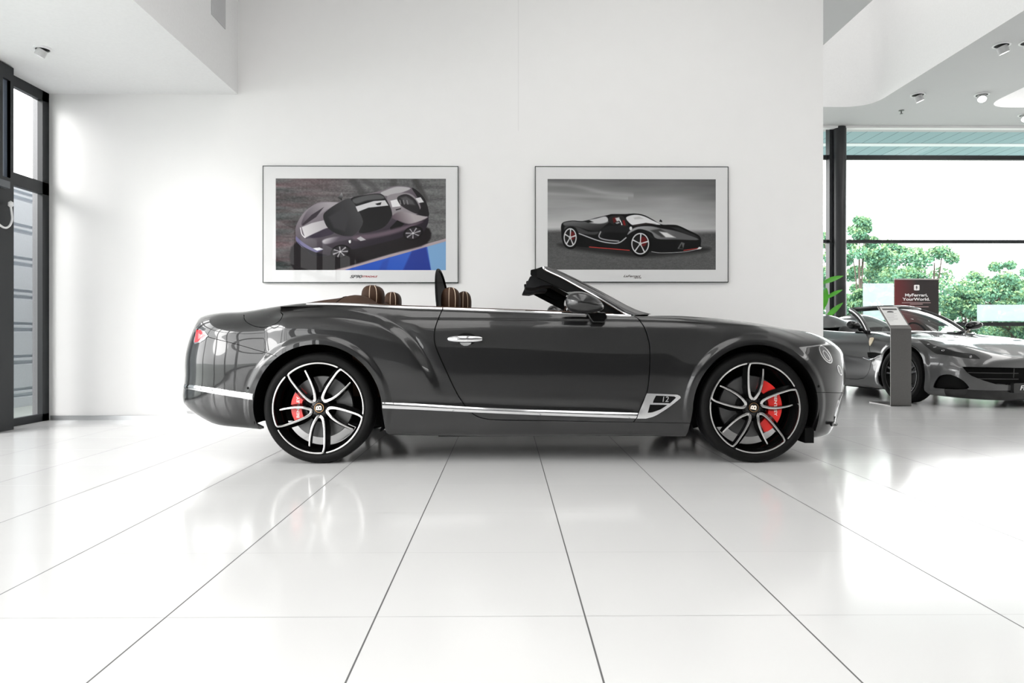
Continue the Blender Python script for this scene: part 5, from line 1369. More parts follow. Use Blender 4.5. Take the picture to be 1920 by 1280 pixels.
# ------------------------------------------------------------ the second sports car in the hall
TH = math.radians(13.0)
FV = np.array([math.sin(TH), -math.cos(TH), 0]); SV = np.array([-math.cos(TH), -math.sin(TH), 0]); OV = np.array([6.10, 8.2, 0]) - .93 * FV
def tw_f(p, side=1, vec=False):
    o = p[:, :1] * FV + side * p[:, 1:2] * SV; o[:, 2] = p[:, 2]
    return o if vec else o + OV
STF = np.linspace(-3.10, .36, 25)
# (x, z), (x, y) tables
TF = [
 ([(-3.1, .20), (-2.2, .15), (-.5, .15), (.36, .15)], [(-3.1, .70), (.36, .70)]),
 ([(-3.1, .22), (-2.2, .165), (-.5, .165), (.36, .155)], [(-3.1, .88), (-2.6, .93), (-1.5, .90), (-.5, .90), (0, .93), (.36, .90)]),
 ([(-3.1, .34), (-2.2, .27), (-.5, .27), (.36, .27)], [(-3.1, .92), (-2.6, .965), (-1.5, .925), (-.5, .93), (0, .955), (.36, .93)]),
 ([(-3.1, .48), (-2.2, .40), (-.5, .40), (.36, .38)], [(-3.1, .93), (-2.6, .97), (-1.5, .905), (-.6, .89), (0, .96), (.36, .93)]),
 ([(-3.1, .60), (-2.2, .54), (-.5, .54), (.36, .48)], [(-3.1, .93), (-2.6, .97), (-1.5, .90), (-.6, .87), (0, .95), (.36, .92)]),
 ([(-3.1, .72), (-2.2, .68), (-.5, .66), (.36, .57)], [(-3.1, .92), (-2.6, .965), (-1.5, .925), (-.6, .91), (0, .94), (.36, .89)]),
 ([(-3.1, .84), (-2.5, .86), (-2.2, .83), (-.9, .79), (0, .765), (.36, .69)], [(-3.1, .86), (-2.6, .90), (-1.5, .90), (-.6, .90), (0, .885), (.36, .83)]),
 ([(-3.1, .93), (-2.5, .955), (-2.0, .93), (-1.2, .885), (-.7, .87), (-.2, .83), (.05, .81), (.22, .79), (.36, .752)], [(-3.1, .74), (-2.6, .78), (-1.5, .80), (-.7, .80), (0, .76), (.36, .70)]),
 ([(-3.1, .99), (-2.4, 1.10), (-2.0, 1.06), (-1.75, .94), (-1.2, .90), (-.7, .885), (-.2, .80), (.05, .785), (.36, .755)], [(-3.1, .50), (-1.5, .60), (0, .56), (.36, .50)]),
 ([(-3.1, 1.0), (-2.4, 1.18), (-2.05, 1.13), (-1.75, .95), (-1.2, .91), (-.7, .905), (-.2, .83), (.05, .81), (.36, .765)], [(-3.1, .30), (.36, .28)]),
 ([(-3.1, 1.0), (-2.4, 1.10), (-2.0, 1.05), (-1.75, .94), (-1.2, .91), (-.7, .915), (-.2, .835), (.05, .81), (.36, .77)], [(-3.1, 0), (.36, 0)]),
]
midf = np.zeros((len(TF), len(STF), 3))
for k, (tz, ty) in enumerate(TF):
    midf[k, :, 0] = STF; midf[k, :, 1] = smooth_tab(ty, STF)[:, 0]; midf[k, :, 2] = smooth_tab(tz, STF)[:, 0]
TEF = [(-3.55, .30), (-3.58, .32), (-3.62, .42), (-3.66, .52), (-3.66, .62), (-3.66, .73), (-3.66, .83), (-3.64, .90), (-3.62, .93), (-3.6, .94), (-3.6, .94)]
NEF = [(.90, .115), (.92, .125), (.93, .25), (.94, .36), (.94, .44), (.93, .515), (.91, .565), (.88, .595), (.85, .605), (.83, .612), (.82, .615)]
fb_ = Body(midf, TEF, NEF, expo=2.6, zpow=2.0); fb_.flip = False
WFx, WFz, WRx = 0.0, .345, -2.67
def d_f(p, S, T):
    x, z = p[:, 0], p[:, 2]; p = p.copy(); mk = p[:, 1] > .55; X, Z = x[mk], z[mk]; add = np.zeros(X.shape)
    for cx_ in (0, -2.67):
        r = np.hypot(X - cx_, Z - WFz); add += .012 * (1 - sstep((r - .41) / .05)) * (Z > .2)
    add += -.022 * np.exp(-((Z - .56 + .10 * (X + .9)) / .05) ** 2) * sstep((X + 1.9) / .5) * sstep((-.35 - X) / .2)
    p[mk, 1] += add; return p
fb_.disp.append(d_f)
fb_.prep(tw_f, 300, 120); fb_.near_dist = 9.0
nv = fb_.nrm(np.array([fb_.sk[7 + 12]]), np.array([fb_.tk[4]]))[0]
if nv[1] < 0: fb_.flip = True
M_PAINT2 = paint_mat('mid_grey_paint', (0.065, 0.065, 0.066), 0.3, 0.30)
fer = empty('sports_car', tuple(OV)); tag(fer, 'glossy grey open sports car facing the viewer behind the steel kiosk in the right hall', 'car')
sF = lambda x: float(np.interp(x, STF, fb_.sk[7:7 + len(STF)])); tF = fb_.tk
def archf(cx_):
    pts = []
    for i in range(40):
        a = math.radians(-32 + 244 * i / 39); z = WFz + .385 * math.sin(a)
        if z < .175: continue
        pts.append(fb_.ortho(cx_ + .385 * math.cos(a), z))
    return [(pts[0][0], 0.0)] + pts + [(pts[-1][0], 0.0)]
A1, A2 = archf(0.0), archf(-2.67)
q2 = lambda L: [(1720 + a / 6.4, 570 + b / 6.4) for a, b in L]
q1 = lambda L: [(1540 + a / 6.4, 570 + b / 6.4) for a, b in L]
HL = q2([(20, 437), (40, 432), (70, 433), (130, 452), (180, 482), (250, 505), (330, 527), (390, 548), (450, 568), (560, 585), (650, 594), (692, 604), (730, 632), (755, 655), (740, 660), (680, 658), (560, 645), (430, 625), (300, 605), (240, 600), (210, 588), (170, 560), (130, 528), (70, 478)])
INT = q2([(190, 995), (200, 955), (220, 915), (255, 868), (300, 848), (350, 842), (400, 845), (470, 868), (550, 918), (600, 965), (622, 1000), (600, 1016), (540, 1022), (400, 1020), (280, 1014), (210, 1008)])
tx0 = fb_.px(*q2([(1165, 765)])[0]); tx1 = fb_.px(*q2([(1165, 972)])[0])
GRL = fb_.pxs(q2([(540, 750), (620, 752), (800, 756), (1000, 760), (1120, 763)])) + [tx0, (fb_.s1, tx0[1]), (fb_.s1, tx1[1]), tx1] + fb_.pxs(q2([(1120, 972), (950, 962), (870, 940), (800, 918), (720, 888), (650, 860), (600, 822), (570, 790), (550, 765)]))
LIPt = fb_.px(*q2([(1100, 1030)])[0])[1]
HLs, INTs = fb_.pxs(HL), fb_.pxs(INT)
cabf = [(sF(-1.80), fb_.t1 + .01), (sF(-1.80), tF[7] + .12), (sF(-1.76), tF[7] + .06), (sF(-1.68), tF[7] + .03), (sF(-.85), tF[7] + .03), (sF(-.72), tF[7] + .2), (sF(-.60), fb_.t1 + .01)]
hoodf = [(sF(-.80), tF[7] + .03), (sF(-.4), tF[7] - .02), (sF(0.0), tF[7] - .03), (sF(.25), tF[7] + .0), (sF(.36) + .14, tF[7] + .03), (sF(.36) + .34, tF[7] + .06), (sF(.36) + .52, tF[7] + .07), (fb_.s1 - .03, tF[7] + .075)]
doorf = [(sF(-.62), tF[7] + .02), (sF(-.56), tF[6]), (sF(-.60), tF[4]), (sF(-.66), tF[2]), (sF(-1.3), tF[2] - .01), (sF(-1.75), tF[2] + .02), (sF(-1.9), tF[4]), (sF(-1.98), tF[6]), (sF(-1.95), tF[7] + .02)]
gf = [(resample(hoodf), .0025), (resample(smooth_line(doorf, 4)), .0035)]
lines = [(A1, False), (A2, False), (resample(cabf, .04), False), (resample(HLs + [HLs[0]])[:-1], True), (resample(INTs + [INTs[0]])[:-1], True), (resample(GRL, .02), False), ]
for l, g in gf: lines += [(offs(l, g), False), (offs(l, -g), False)]
tv = np.unique(np.concatenate([np.arange(0, fb_.t1 - .01, .022), [fb_.t1]]))
S2, T2, R2 = fb_.triangulate(lines, .024, tv, clear=.005, extra=[arch_fan(fb_, 0.0, WFz, .385, .47, .008, 2.4, -24, 204)])
cx2, cy2 = S2[R2].mean(1), T2[R2].mean(1)
ar = np.abs((S2[R2[:, 1]] - S2[R2[:, 0]]) * (T2[R2[:, 2]] - T2[R2[:, 0]]) - (S2[R2[:, 2]] - S2[R2[:, 0]]) * (T2[R2[:, 1]] - T2[R2[:, 0]])) > 1e-10
holes = in_poly(cx2, cy2, A1) | in_poly(cx2, cy2, A2) | in_poly(cx2, cy2, cabf)
hlm, inm, grm = in_poly(cx2, cy2, HLs), in_poly(cx2, cy2, INTs), in_poly(cx2, cy2, GRL)
g2 = np.zeros(len(R2), bool)
for l, g in gf: g2 |= seg_dist(cx2, cy2, l) < g * .98
lv2 = ar & ~holes
hd2 = in_poly(cx2, cy2, hoodf + [(fb_.s1 + .01, tF[7] + .075), (fb_.s1 + .01, fb_.t1 + .1), (sF(-.80), fb_.t1 + .1)])
dr2 = in_poly(cx2, cy2, smooth_line(doorf, 4, closed=True)) & ~hd2
lip2 = (cy2 < LIPt * (1 - .0)) & (cx2 > sF(.36) + .25)
pn2 = lv2 & ~g2 & ~hlm & ~inm & ~grm
fb_.make('hood', S2, T2, R2[pn2 & hd2], M_PAINT2, fer, 0, (1, -1), 0)
for sd in (1, -1):
    fb_.make('door', S2, T2, R2[pn2 & dr2], M_PAINT2, fer, 0, (sd,), .012)
    fb_.make('headlight', S2, T2, R2[lv2 & hlm], mat('headlight_black', (.008, .008, .008), rough=.35, spec=.3), fer, -.002, (sd,), .01)
fb_.make('body_shell', S2, T2, R2[pn2 & ~dr2 & ~hd2 & ~lip2], M_PAINT2, fer, 0, (1, -1), .015)
fb_.make('front_splitter', S2, T2, R2[pn2 & lip2 & ~hd2], M_GLOSSK, fer, 0, (1, -1), .015)
fb_.make('inner_shell', S2, T2, R2[lv2 & ~inm & ~grm & (cx2 < fb_.s1 - .05)], M_BLACK, fer, -.014, (1, -1))
fb_.make('air_intake', S2, T2, R2[lv2 & inm], M_BLACK, fer, -.045, (1,)); fb_.make('air_intake', S2, T2, R2[lv2 & inm], M_BLACK, fer, -.045, (-1,))
fb_.make('grille', S2, T2, R2[lv2 & grm], M_BLACK, fer, -.07, (1, -1))
fl = lambda mb: (setattr(mb, 'v', [v - Vector(fer.location) for v in mb.v]), mb)[1]
fw = lambda x, y, z: Vector(OV) + Vector(FV) * x + Vector(SV) * y + Vector((0, 0, z))
def rail_px(nm, pts, r, m, off=-.03, sides=(1, -1)):
    st = fb_.pxs(pts)
    for sd in sides:
        S_a = np.array([a for a, b in st]); T_a = np.array([b for a, b in st]); p = fb_.pos(S_a, T_a) + fb_.nrm(S_a, T_a) * off
        fl(MB().tube([Vector(v) for v in fb_.tw(p, sd)], r, 6)).build(nm, m, fer)
for yy_ in (830, 905): rail_px('grille_slat', q2([(620, yy_ - 10), (800, yy_ - 4), (1000, yy_), (1250, yy_ + 2)]), .004, mat('slat_grey', (.03, .03, .03), rough=.4), -.04)
rail_px('grille_bar', q2([(1192, 770), (1185, 890)]), .004, MATS['slat_grey'], -.035)
# headlight inserts
for (a, b, r_) in ((210, 515, .020), (310, 555, .017), (640, 630, .016), (130, 480, .012)):
    s_, t_ = fb_.px(*q2([(a, b)])[0])
    for sd in (1, -1):
        pp = fb_.pos(np.array([s_]), np.array([t_])) + 0; n_ = fb_.nrm(np.array([s_]), np.array([t_]))
        w_ = Vector(fb_.tw(pp, sd)[0]); nw = Vector(fb_.tw(n_, sd, True)[0])
        q = nw.to_track_quat('Z', 'Y').to_matrix().to_4x4()
        fl(MB().lathe([(0, .001), (r_ * .7, .003), (r_, 0)], 14, Matrix.Translation(w_) @ q)).build('lamp_insert', M_LAMP, fer)
# licence plate
cen = fb_.tw(fb_.pos(np.array([fb_.s1]), np.array([fb_.px(*q2([(1165, 1005)])[0])[1]])), 1)[0]
Mp = frame_mtx(Vector(cen) + Vector(FV) * .03, -Vector(SV), (0, 0, 1))
Mp = Matrix.Translation(-Vector(fer.location)) @ Mp
b = MB().prism(round_poly([(-.27, -.056), (.27, -.056), (.27, .056), (-.27, .056)], .012), -.05, .002, Mp); pl_ = b.build('licence_plate', mat('plate_black', (.012, .012, .012), rough=.3), fer)
q = text_obj('plate_lettering', 'FERRARI', .075, mat('plate_white', (.75, .75, .75), rough=.4), Mp @ Matrix.Translation((0, 0, .0025)), fer, sx=1.35, shear=.25, bold=.0012); q.parent = pl_
# emblem on the nose: yellow shield plate
s_, t_ = fb_.s1, fb_.px(*q2([(1165, 652)])[0])[1]; pp = fb_.tw(fb_.pos(np.array([s_]), np.array([t_])), 1)[0]; nn_ = Vector(fb_.tw(fb_.nrm(np.array([s_ - .01]), np.array([t_])), 1, True)[0])
Me = Matrix.Translation(-Vector(fer.location)) @ frame_mtx(Vector(pp) + nn_ * .003, -Vector(SV), nn_.cross(-Vector(SV)).normalized())
MB().prism(round_poly([(-.028, -.035), (.028, -.035), (.028, .035), (-.028, .035)], .01), -.004, .003, Me).build('nose_emblem', mat('emblem_yellow', (.75, .55, .08), rough=.3), fer)
# shield on the fender, cavallino pieces, side gill
def on_px(px_, py_, off=.002):
    s_, t_ = fb_.px(px_, py_); a = np.array([s_]); b_ = np.array([t_]); out = []
    for sd in (1, -1):
        p = Vector(fb_.tw(fb_.pos(a, b_), sd)[0]); n = Vector(fb_.tw(fb_.nrm(a, b_), sd, True)[0]); x = Vector(FV) * 1.0; x = (x - n * x.dot(n)).normalized()
        if sd < 0: x = -x
        out.append(Matrix.Translation(-Vector(fer.location)) @ frame_mtx(p + n * off, x, n.cross(x)))
    return out
for M in on_px(*q1([(597, 450)])[0]):
    g_ = MB().prism(smooth_line([(-.035, .05), (0, .058), (.035, .05), (.034, 0), (0, -.06), (-.034, 0)], 4), -.003, .004, M).build('fender_shield', mat('shield_cream', (.72, .62, .45), rough=.3, metal=.3), fer)
gill = q1([(505, 640), (540, 655), (575, 668), (610, 662), (650, 640), (690, 618), (720, 612)])
rail_px('side_gill', gill, .007, M_CHROME, .004)
patch('side_scoop', q1([(552, 578), (640, 578), (745, 600), (700, 612), (640, 640), (590, 660), (560, 640)]), M_BLACK, .001, (), (1,), par=fer, bd=fb_); patch('side_scoop', q1([(552, 578), (640, 578), (745, 600), (700, 612), (640, 640), (590, 660), (560, 640)]), M_BLACK, .001, (), (-1,), par=fer, bd=fb_)
# wheels
for cx_, sd in ((0, 1), (0, -1), (-2.67, 1), (-2.67, -1)):
    r_ = empty('wheel', (0, 0, 0)); r_.parent = fer
    M = Matrix.Translation(-Vector(fer.location)) @ frame_mtx(fw(cx_, sd * .945, WFz), Vector(FV) * sd * 1.0, (0, 0, 1))
    if (M.to_3x3() @ Vector((0, 0, 1))).dot(Vector(SV) * sd) < 0: M = Matrix.Translation(-Vector(fer.location)) @ frame_mtx(fw(cx_, sd * .945, WFz), Vector(FV) * -sd, (0, 0, 1))
    R = WFz
    MB().lathe([(.262, -.22), (.30, -.225), (.335, -.215), (R, -.19), (R, -.04), (.338, -.012), (.31, .0), (.275, -.004), (.262, -.014)], 64, M).build('tyre', M_RUB, r_)
    MB().lathe([(.263, -.012), (.26, -.002), (.252, -.004), (.245, -.04), (.235, -.2)], 64, M).build('rim_barrel', mat('rim_dark', (.05, .05, .05), metal=.8, rough=.3), r_)
    for k in range(5):
        a = 2 * PI * k / 5 + .4; b = MB()
        for da in (-.16, .16):
            p0 = Vector((.04 * math.cos(a), .04 * math.sin(a), -.03)); p1 = Vector((.25 * math.cos(a + da), .25 * math.sin(a + da), -.012))
            t = (p1 - p0).normalized(); nn_ = Vector((-t.y, t.x, 0)) * .012
            v_ = [p0 + nn_ * 1.3, p0 - nn_ * 1.3, p1 - nn_, p1 + nn_]; b.add([M @ q for q in v_] + [M @ (q - Vector((0, 0, .03))) for q in v_], [(0, 1, 2, 3), (7, 6, 5, 4), (0, 4, 5, 1), (1, 5, 6, 2), (2, 6, 7, 3), (3, 7, 4, 0)])
        b.build('spoke', mat('spoke_grey', (.16, .16, .165), metal=.9, rough=.25), r_)
    MB().lathe([(.07, -.06), (.055, -.02), (0, -.018)], 24, M).build('hub', MATS['rim_dark'], r_)
    MB().lathe([(.06, -.09), (.19, -.09), (.19, -.11)], 40, M).build('brake_disc', M_DISC, r_)
# wheel wells, underbody
for cx_ in (0, -2.67):
    for sd in (1, -1):
        rows = []
        for yo in (.90, .62):
            rows.append([fw(cx_ + .40 * math.cos(a), sd * yo, max(.15, WFz + .40 * math.sin(a))) for a in [math.radians(-20 + 220 * i / 24) for i in range(25)]])
        b = MB().grid(rows); b.add(rows[-1], [tuple(range(25))]); fl(b).build('wheel_arch_liner', M_BLACK, fer)
b = MB(); b.box((-2.2, -.85, .13), (-.45, .85, .22)); b.box((-3.4, -.55, .2), (-2.2, .55, .28)); b.box((-.45, -.55, .13), (.8, .55, .2)); b.v = [fw(v.x, v.y, v.z) for v in b.v]; fl(b).build('underbody', M_BLACK, fer)
# windscreen
hp = [fw(-1.30 + .16 * (1 - (q / .58) ** 2), q, 1.215 + .035 * (1 - (q / .58) ** 2)) for q in np.linspace(.60, -.60, 25)]
bp = [fw(-.72 + .34 * (1 - (q / .80) ** 2), q * 1.0, .885 + .02 * (1 - (q / .8) ** 2)) for q in np.linspace(.80, -.80, 25)]
rows = [[bp[i].lerp(hp[i], t) + Vector(FV) * .03 * math.sin(PI * t) + Vector((0, 0, .03 * math.sin(PI * t))) for i in range(25)] for t in np.linspace(0, 1, 9)]
fl(MB().grid(rows)).build('windscreen', MATS['car_glass'], fer)
pl = [r[0] for r in rows] + hp[1:-1] + [r[-1] for r in rows[::-1]]
pl = [Vector(q) for q in smooth_line(pl, 2)]
fl(MB().tube([p + Vector((0, 0, .004)) for p in pl], .027, 10)).build('windscreen_frame', M_PAINT2, fer)
fl(MB().tube([p - Vector(FV) * .03 + Vector((0, 0, -.02)) for p in pl], .020, 8)).build('frame_seal', M_BLACK, fer)
# side glass quarter
b = MB(); rows = []
for j in range(13):
    y = -.80 + 1.6 * j / 12; bw = .28 * (1 - (y / .8) ** 2); rows.append([fw(x + bw, y, z) for x, z in ((-.70, .875), (-.95, .90), (-1.05, .86), (-1.0, .6))])
fl(MB().grid(rows)).build('dashboard', mat('dark_dash', (.012, .012, .013), rough=.6), fer)
Ms = Matrix.Translation(fw(-1.12, -.36, .86)) @ Matrix.Rotation(-TH, 4, 'Z').inverted() @ Matrix.Rotation(rd(68), 4, 'X')
rimp = [Ms @ Vector((.18 * math.cos(a), .18 * math.sin(a), 0)) for a in [2 * PI * i / 30 for i in range(30)]]
sw = fl(MB().tube(rimp, .014, 8, closed=True)).build('steering_wheel', M_BLACK, fer)
fl(MB().tube([Ms @ Vector((-.17, 0, 0)), Ms @ Vector((.17, 0, 0))], .014, 8)).build('steering_spoke', M_BLACK, fer).parent = sw
for sd in (1, -1):
    b = MB(); rows = []
    for z, x0, x1, wv in ((.35, -1.75, -1.55, .25), (.6, -1.85, -1.68, .27), (.78, -1.91, -1.79, .24), (.88, -1.95, -1.85, .16), (.95, -1.96, -1.88, .13), (.98, -1.95, -1.90, .09)):
        rows.append([fw(a + .28, sd * .38 + c_, z) for a, c_ in ((x0, -wv), (x0, wv), (x1 - .01, wv), (x1 + .02, 0), (x1 - .01, -wv))])
    b.grid(rows, closed=True); b.add(rows[-1], [tuple(range(5))]); fl(b).build('seat', mat('seat_charcoal', (.02, .02, .02), rough=.5), fer, angle=1.2)
    b = MB(); rows = [[fw(x, sd * y, z) for y, z in ((.78, .875), (.76, .80), (.74, .3), (0, .28))] for x in np.linspace(-1.80, -.7, 8)]; b.grid(rows); fl(b).build('cabin_lining', MATS['seat_charcoal'], fer)
    # door mirror
    rows = []
    for i in range(11):
        u = -1 + 2 * i / 10; k = max(.03, 1 - abs(u) ** 2.4) ** .5; y = 1.0 + u * .115
        rows.append([fw(-.78 + (.085 if math.cos(a) > 0 else .05) * k * math.cos(a) + .02 * u, sd * y, .985 + .058 * k * math.sin(a) + .01 * u) for a in [2 * PI * j / 16 for j in range(16)]])
    b = MB().grid(rows, closed=True); b.add(rows[0], [tuple(range(16))]); b.add(rows[-1], [tuple(range(16))])
    mr = fl(b).build('door_mirror', M_GLOSSK, fer, angle=1.2)
    fl(MB().tube([fw(-.76, sd * .80, .885), fw(-.77, sd * .88, .93), fw(-.78, sd * .94, .955)], [.022, .016, .018], 8)).build('mirror_stem', M_GLOSSK, fer).parent = mr

# ------------------------------------------------------------ steel kiosk, sign, plant, window reflections
K0 = P(1670, 762, 1130.4 / 134).x; K1 = P(1709, 762, 1130.4 / 134).x; KY = 1130.4 / 134
k = empty('info_kiosk', ((K0 + K1) / 2, KY, 0)); tag(k, 'brushed steel information stand with a slanted text plate in front of the grey sports car', 'info stand')
kl = lambda mb: (setattr(mb, 'v', [v - Vector(k.location) for v in mb.v]), mb)[1]
kl(MB().box((K0, KY, .0), (K1, KY + .012, .93))).build('column', M_STEEL, k, bevel=.002)
kl(MB().box((K0, KY, 0), (K1, KY + .50, .010))).build('foot_plate', M_STEEL, k)
z1_ = P(1645, 574, KY + .30).z; d = Vector((0, .30, z1_ - .925)).normalized()
Mk = frame_mtx((K0, KY, .925), (1, 0, 0), d); Wk = K1 - K0; Lk = math.hypot(.30, z1_ - .925)
kl(MB().prism([(0, 0), (Wk, 0), (Wk, Lk), (0, Lk)], -.012, 0, Mk)).build('slanted_plate', M_STEEL, k, bevel=.002)
Mk2 = Matrix.Translation(-Vector(k.location)) @ Mk
q = MB().prism([(.018, .06), (Wk - .018, .06), (Wk - .018, Lk - .015), (.018, Lk - .015)], 0, .002, Mk2).build('text_sheet', mat('paper_white', (.72, .72, .71), rough=.5), k)
t1_ = MB().prism([(.035, Lk - .075), (Wk - .035, Lk - .075), (Wk - .035, Lk - .045), (.035, Lk - .045)], .002, .003, Mk2).build('sheet_band', mat('print_charcoal', (.08, .08, .08), rough=.5), k)
MB().prism(smooth_line([(.07, Lk - .115), (.09, Lk - .095), (.13, Lk - .092), (.155, Lk - .105), (.15, Lk - .118), (.1, Lk - .12)], 3, closed=True), .002, .003, Mk2).build('sheet_car_print', MATS['print_charcoal'], k)
for i in range(7):
    yl = Lk - .14 - i * .022; w_ = (.8, .6, .75, .5, .7, .65, .3)[i]
    if yl < .07: break
    MB().prism([(.035, yl), (.035 + (Wk - .07) * w_, yl), (.035 + (Wk - .07) * w_, yl + .004), (.035, yl + .004)], .002, .003, Mk2).build('sheet_text_line', mat('print_midgrey', (.42, .42, .42), rough=.5), k)
# red sign
SY = 14.05
s0 = P(1677.5, 522, SY); s1_ = P(1760, 522, SY)
sg = empty('poster_sign', ((s0.x + s1_.x) / 2, SY, 0)); tag(sg, 'dark red poster sign with bold white lettering standing behind the grey sports car', 'sign')
sl_ = lambda mb: (setattr(mb, 'v', [v - Vector(sg.location) for v in mb.v]), mb)[1]
m = mat('sign_red', (.06, .006, .008), rough=.5); n = m.node_tree.nodes; l = m.node_tree.links
g = n.new('ShaderNodeTexCoord'); sp_ = n.new('ShaderNodeSeparateXYZ'); l.new(g.outputs['Generated'], sp_.inputs[0]); rp = n.new('ShaderNodeValToRGB'); rp.color_ramp.elements[0].color = (.20, .010, .014, 1); rp.color_ramp.elements[1].color = (.014, .008, .008, 1); rp.color_ramp.elements[1].position = .85
ad = n.new('ShaderNodeMath'); ad.operation = 'MULTIPLY_ADD'; ad.inputs[1].default_value = .35; l.new(sp_.outputs['Z'], ad.inputs[0]); l.new(sp_.outputs['X'], ad.inputs[2]); l.new(ad.outputs[0], rp.inputs[0]); l.new(rp.outputs[0], n['Principled BSDF'].inputs['Base Color'])
sl_(MB().box((s0.x, SY, .25), (s1_.x, SY + .02, s0.z - .02))).build('sign_panel', m, sg)
sl_(MB().box((s0.x - .005, SY - .01, s0.z - .025), (s1_.x + .005, SY + .03, s0.z))).build('top_rail', mat('rail_beige', (.45, .42, .40), rough=.4), sg)
sl_(MB().box((s0.x + .1, SY - .12, 0), (s1_.x - .1, SY + .14, .02)).box(((s0.x + s1_.x) / 2 - .02, SY + .005, .0), ((s0.x + s1_.x) / 2 + .02, SY + .015, .3))).build('sign_foot', M_STEEL, sg)
M_SW = mat('sign_white', (.85, .82, .82), rough=.5)
def stx(nm, px_, py_, txt, size, **kw):
    p = P(px_, py_, SY) - Vector(sg.location); return text_obj(nm, txt, size, M_SW, Matrix.Translation((p.x, -.002, p.z)) @ Matrix([[1, 0, 0, 0], [0, 0, -1, 0], [0, 1, 0, 0], [0, 0, 0, 1]]), sg, **kw)
stx('sign_lettering', 1718, 553.2, 'MyFerrari,', .078, sx=1.4, bold=.0018); stx('sign_lettering', 1718, 561.0, 'YourWorld.', .078, sx=1.4, bold=.0018)
p = P(1718.8, 539, SY) - Vector(sg.location)
bd_ = MB().prism([(p.x + a, p.z + b) for a, b in round_poly([(-.055, -.055), (.055, -.055), (.055, .055), (-.055, .055)], .02)], -.003, .001, Matrix([[1, 0, 0, 0], [0, 0, -1, 0], [0, 1, 0, 0], [0, 0, 0, 1]])).build('sign_badge', M_SW, sg)
ho = [(-.004, -.042), (.002, -.02), (.012, -.012), (.006, .002), (.02, .008), (.012, .018), (.004, .014), (.006, .036), (-.004, .04), (-.014, .022), (-.02, .004), (-.008, -.01), (-.014, -.026)]
q = MB().prism([(p.x + a, p.z + b) for a, b in ho], .001, .003, Matrix([[1, 0, 0, 0], [0, 0, -1, 0], [0, 1, 0, 0], [0, 0, 0, 1]])).build('badge_mark', mat('mark_dark', (.05, .05, .05)), sg); q.parent = bd_
for (a, b_, y_) in ((1691, 1745, 567.4), (1706, 1730, 570), (1694, 1741, 575)):
    p0, p1 = P(a, y_, SY) - Vector(sg.location), P(b_, y_, SY) - Vector(sg.location)
    MB().box((p0.x, -.003, p0.z - .006), (p1.x, .001, p0.z + .006)).build('sign_small_print', mat('small_print', (.45, .30, .30), rough=.5), sg)
# pale translucent panels standing in for reflections in the far glazing
for (a, b_, c_, d_, lab) in ((1618, 531, 1676, 600, 'pale translucent panel added as a square reflection on the far window left of the red sign'), (1832, 571, 1925, 602, 'pale translucent panel added as a reflection strip on the far window at the right picture edge')):
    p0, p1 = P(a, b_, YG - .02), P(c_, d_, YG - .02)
    o = MB().box((p0.x, YG - .022, p1.z), (p1.x, YG - .016, p0.z)).build('reflection_panel', glass_mat('reflection_pane', (.80, .86, .88), .2, .25)); tag(o, lab, 'window reflection', 'panels added as reflections on the far window')
# plant
PX = P(1533, 600, 14.0)
pt = empty('potted_plant', (PX.x, 14.0, 0)); tag(pt, 'tall broad-leaved green plant rising behind the white wall end', 'plant')
MB().lathe([(0, .0), (.17, 0), (.22, .42), (.20, .42), (.19, .38), (0, .38)], 24).build('pot', mat('pot_white', (.6, .6, .6), rough=.4), pt)
M_LEAF = mat('leaf_green', (.09, .42, .03), rough=.35, noise=(8, .35), spec=.6)
rng = random.Random(4)
def leaf(base, tip, wdt, par, droop=.05, up=Vector((0, -1, .3))):
    base, tip = Vector(base), Vector(tip); ax = tip - base; sd_ = ax.cross(up).normalized(); rows = []
    for i in range(13):
        t = i / 12; c_ = base + ax * t + Vector((0, 0, -droop * (t * t) + droop * t * .8)); w_ = wdt * (math.sin(PI * min(1, t * .98 + .02)) ** .8) * (1 - .25 * t)
        nn_ = sd_.cross(ax).normalized(); rows.append([c_ - sd_ * w_ + nn_ * w_ * .25, c_ - sd_ * w_ * .5 + nn_ * w_ * .06, c_, c_ + sd_ * w_ * .5 + nn_ * w_ * .06, c_ + sd_ * w_ + nn_ * w_ * .25])
    return MB().grid(rows).build('leaf', M_LEAF, par, angle=1.2)
loc = lambda px_, py_, dy=0: P(px_, py_, 14.0 + dy) - Vector(pt.location)
LV = [((1540, 532), (1582, 516), .055), ((1538, 585), (1550, 538), .10), ((1548, 560), (1580, 542), .045), ((1545, 600), (1581, 566), .06), ((1530, 560), (1500, 520), .08), ((1528, 575), (1494, 560), .08), ((1532, 545), (1520, 490), .08), ((1530, 600), (1500, 600), .07)]
stem_pts = [Vector((0, 0, .38)), loc(1536, 640), loc(1534, 600), loc(1537, 560), loc(1535, 530)]
MB().tube(smooth_line(stem_pts, 5), .014, 8).build('stem', mat('stem_green', (.08, .22, .04), rough=.5), pt)
for (a, b_, w_) in LV: leaf(loc(*a), loc(*b_, -.08), w_, pt)

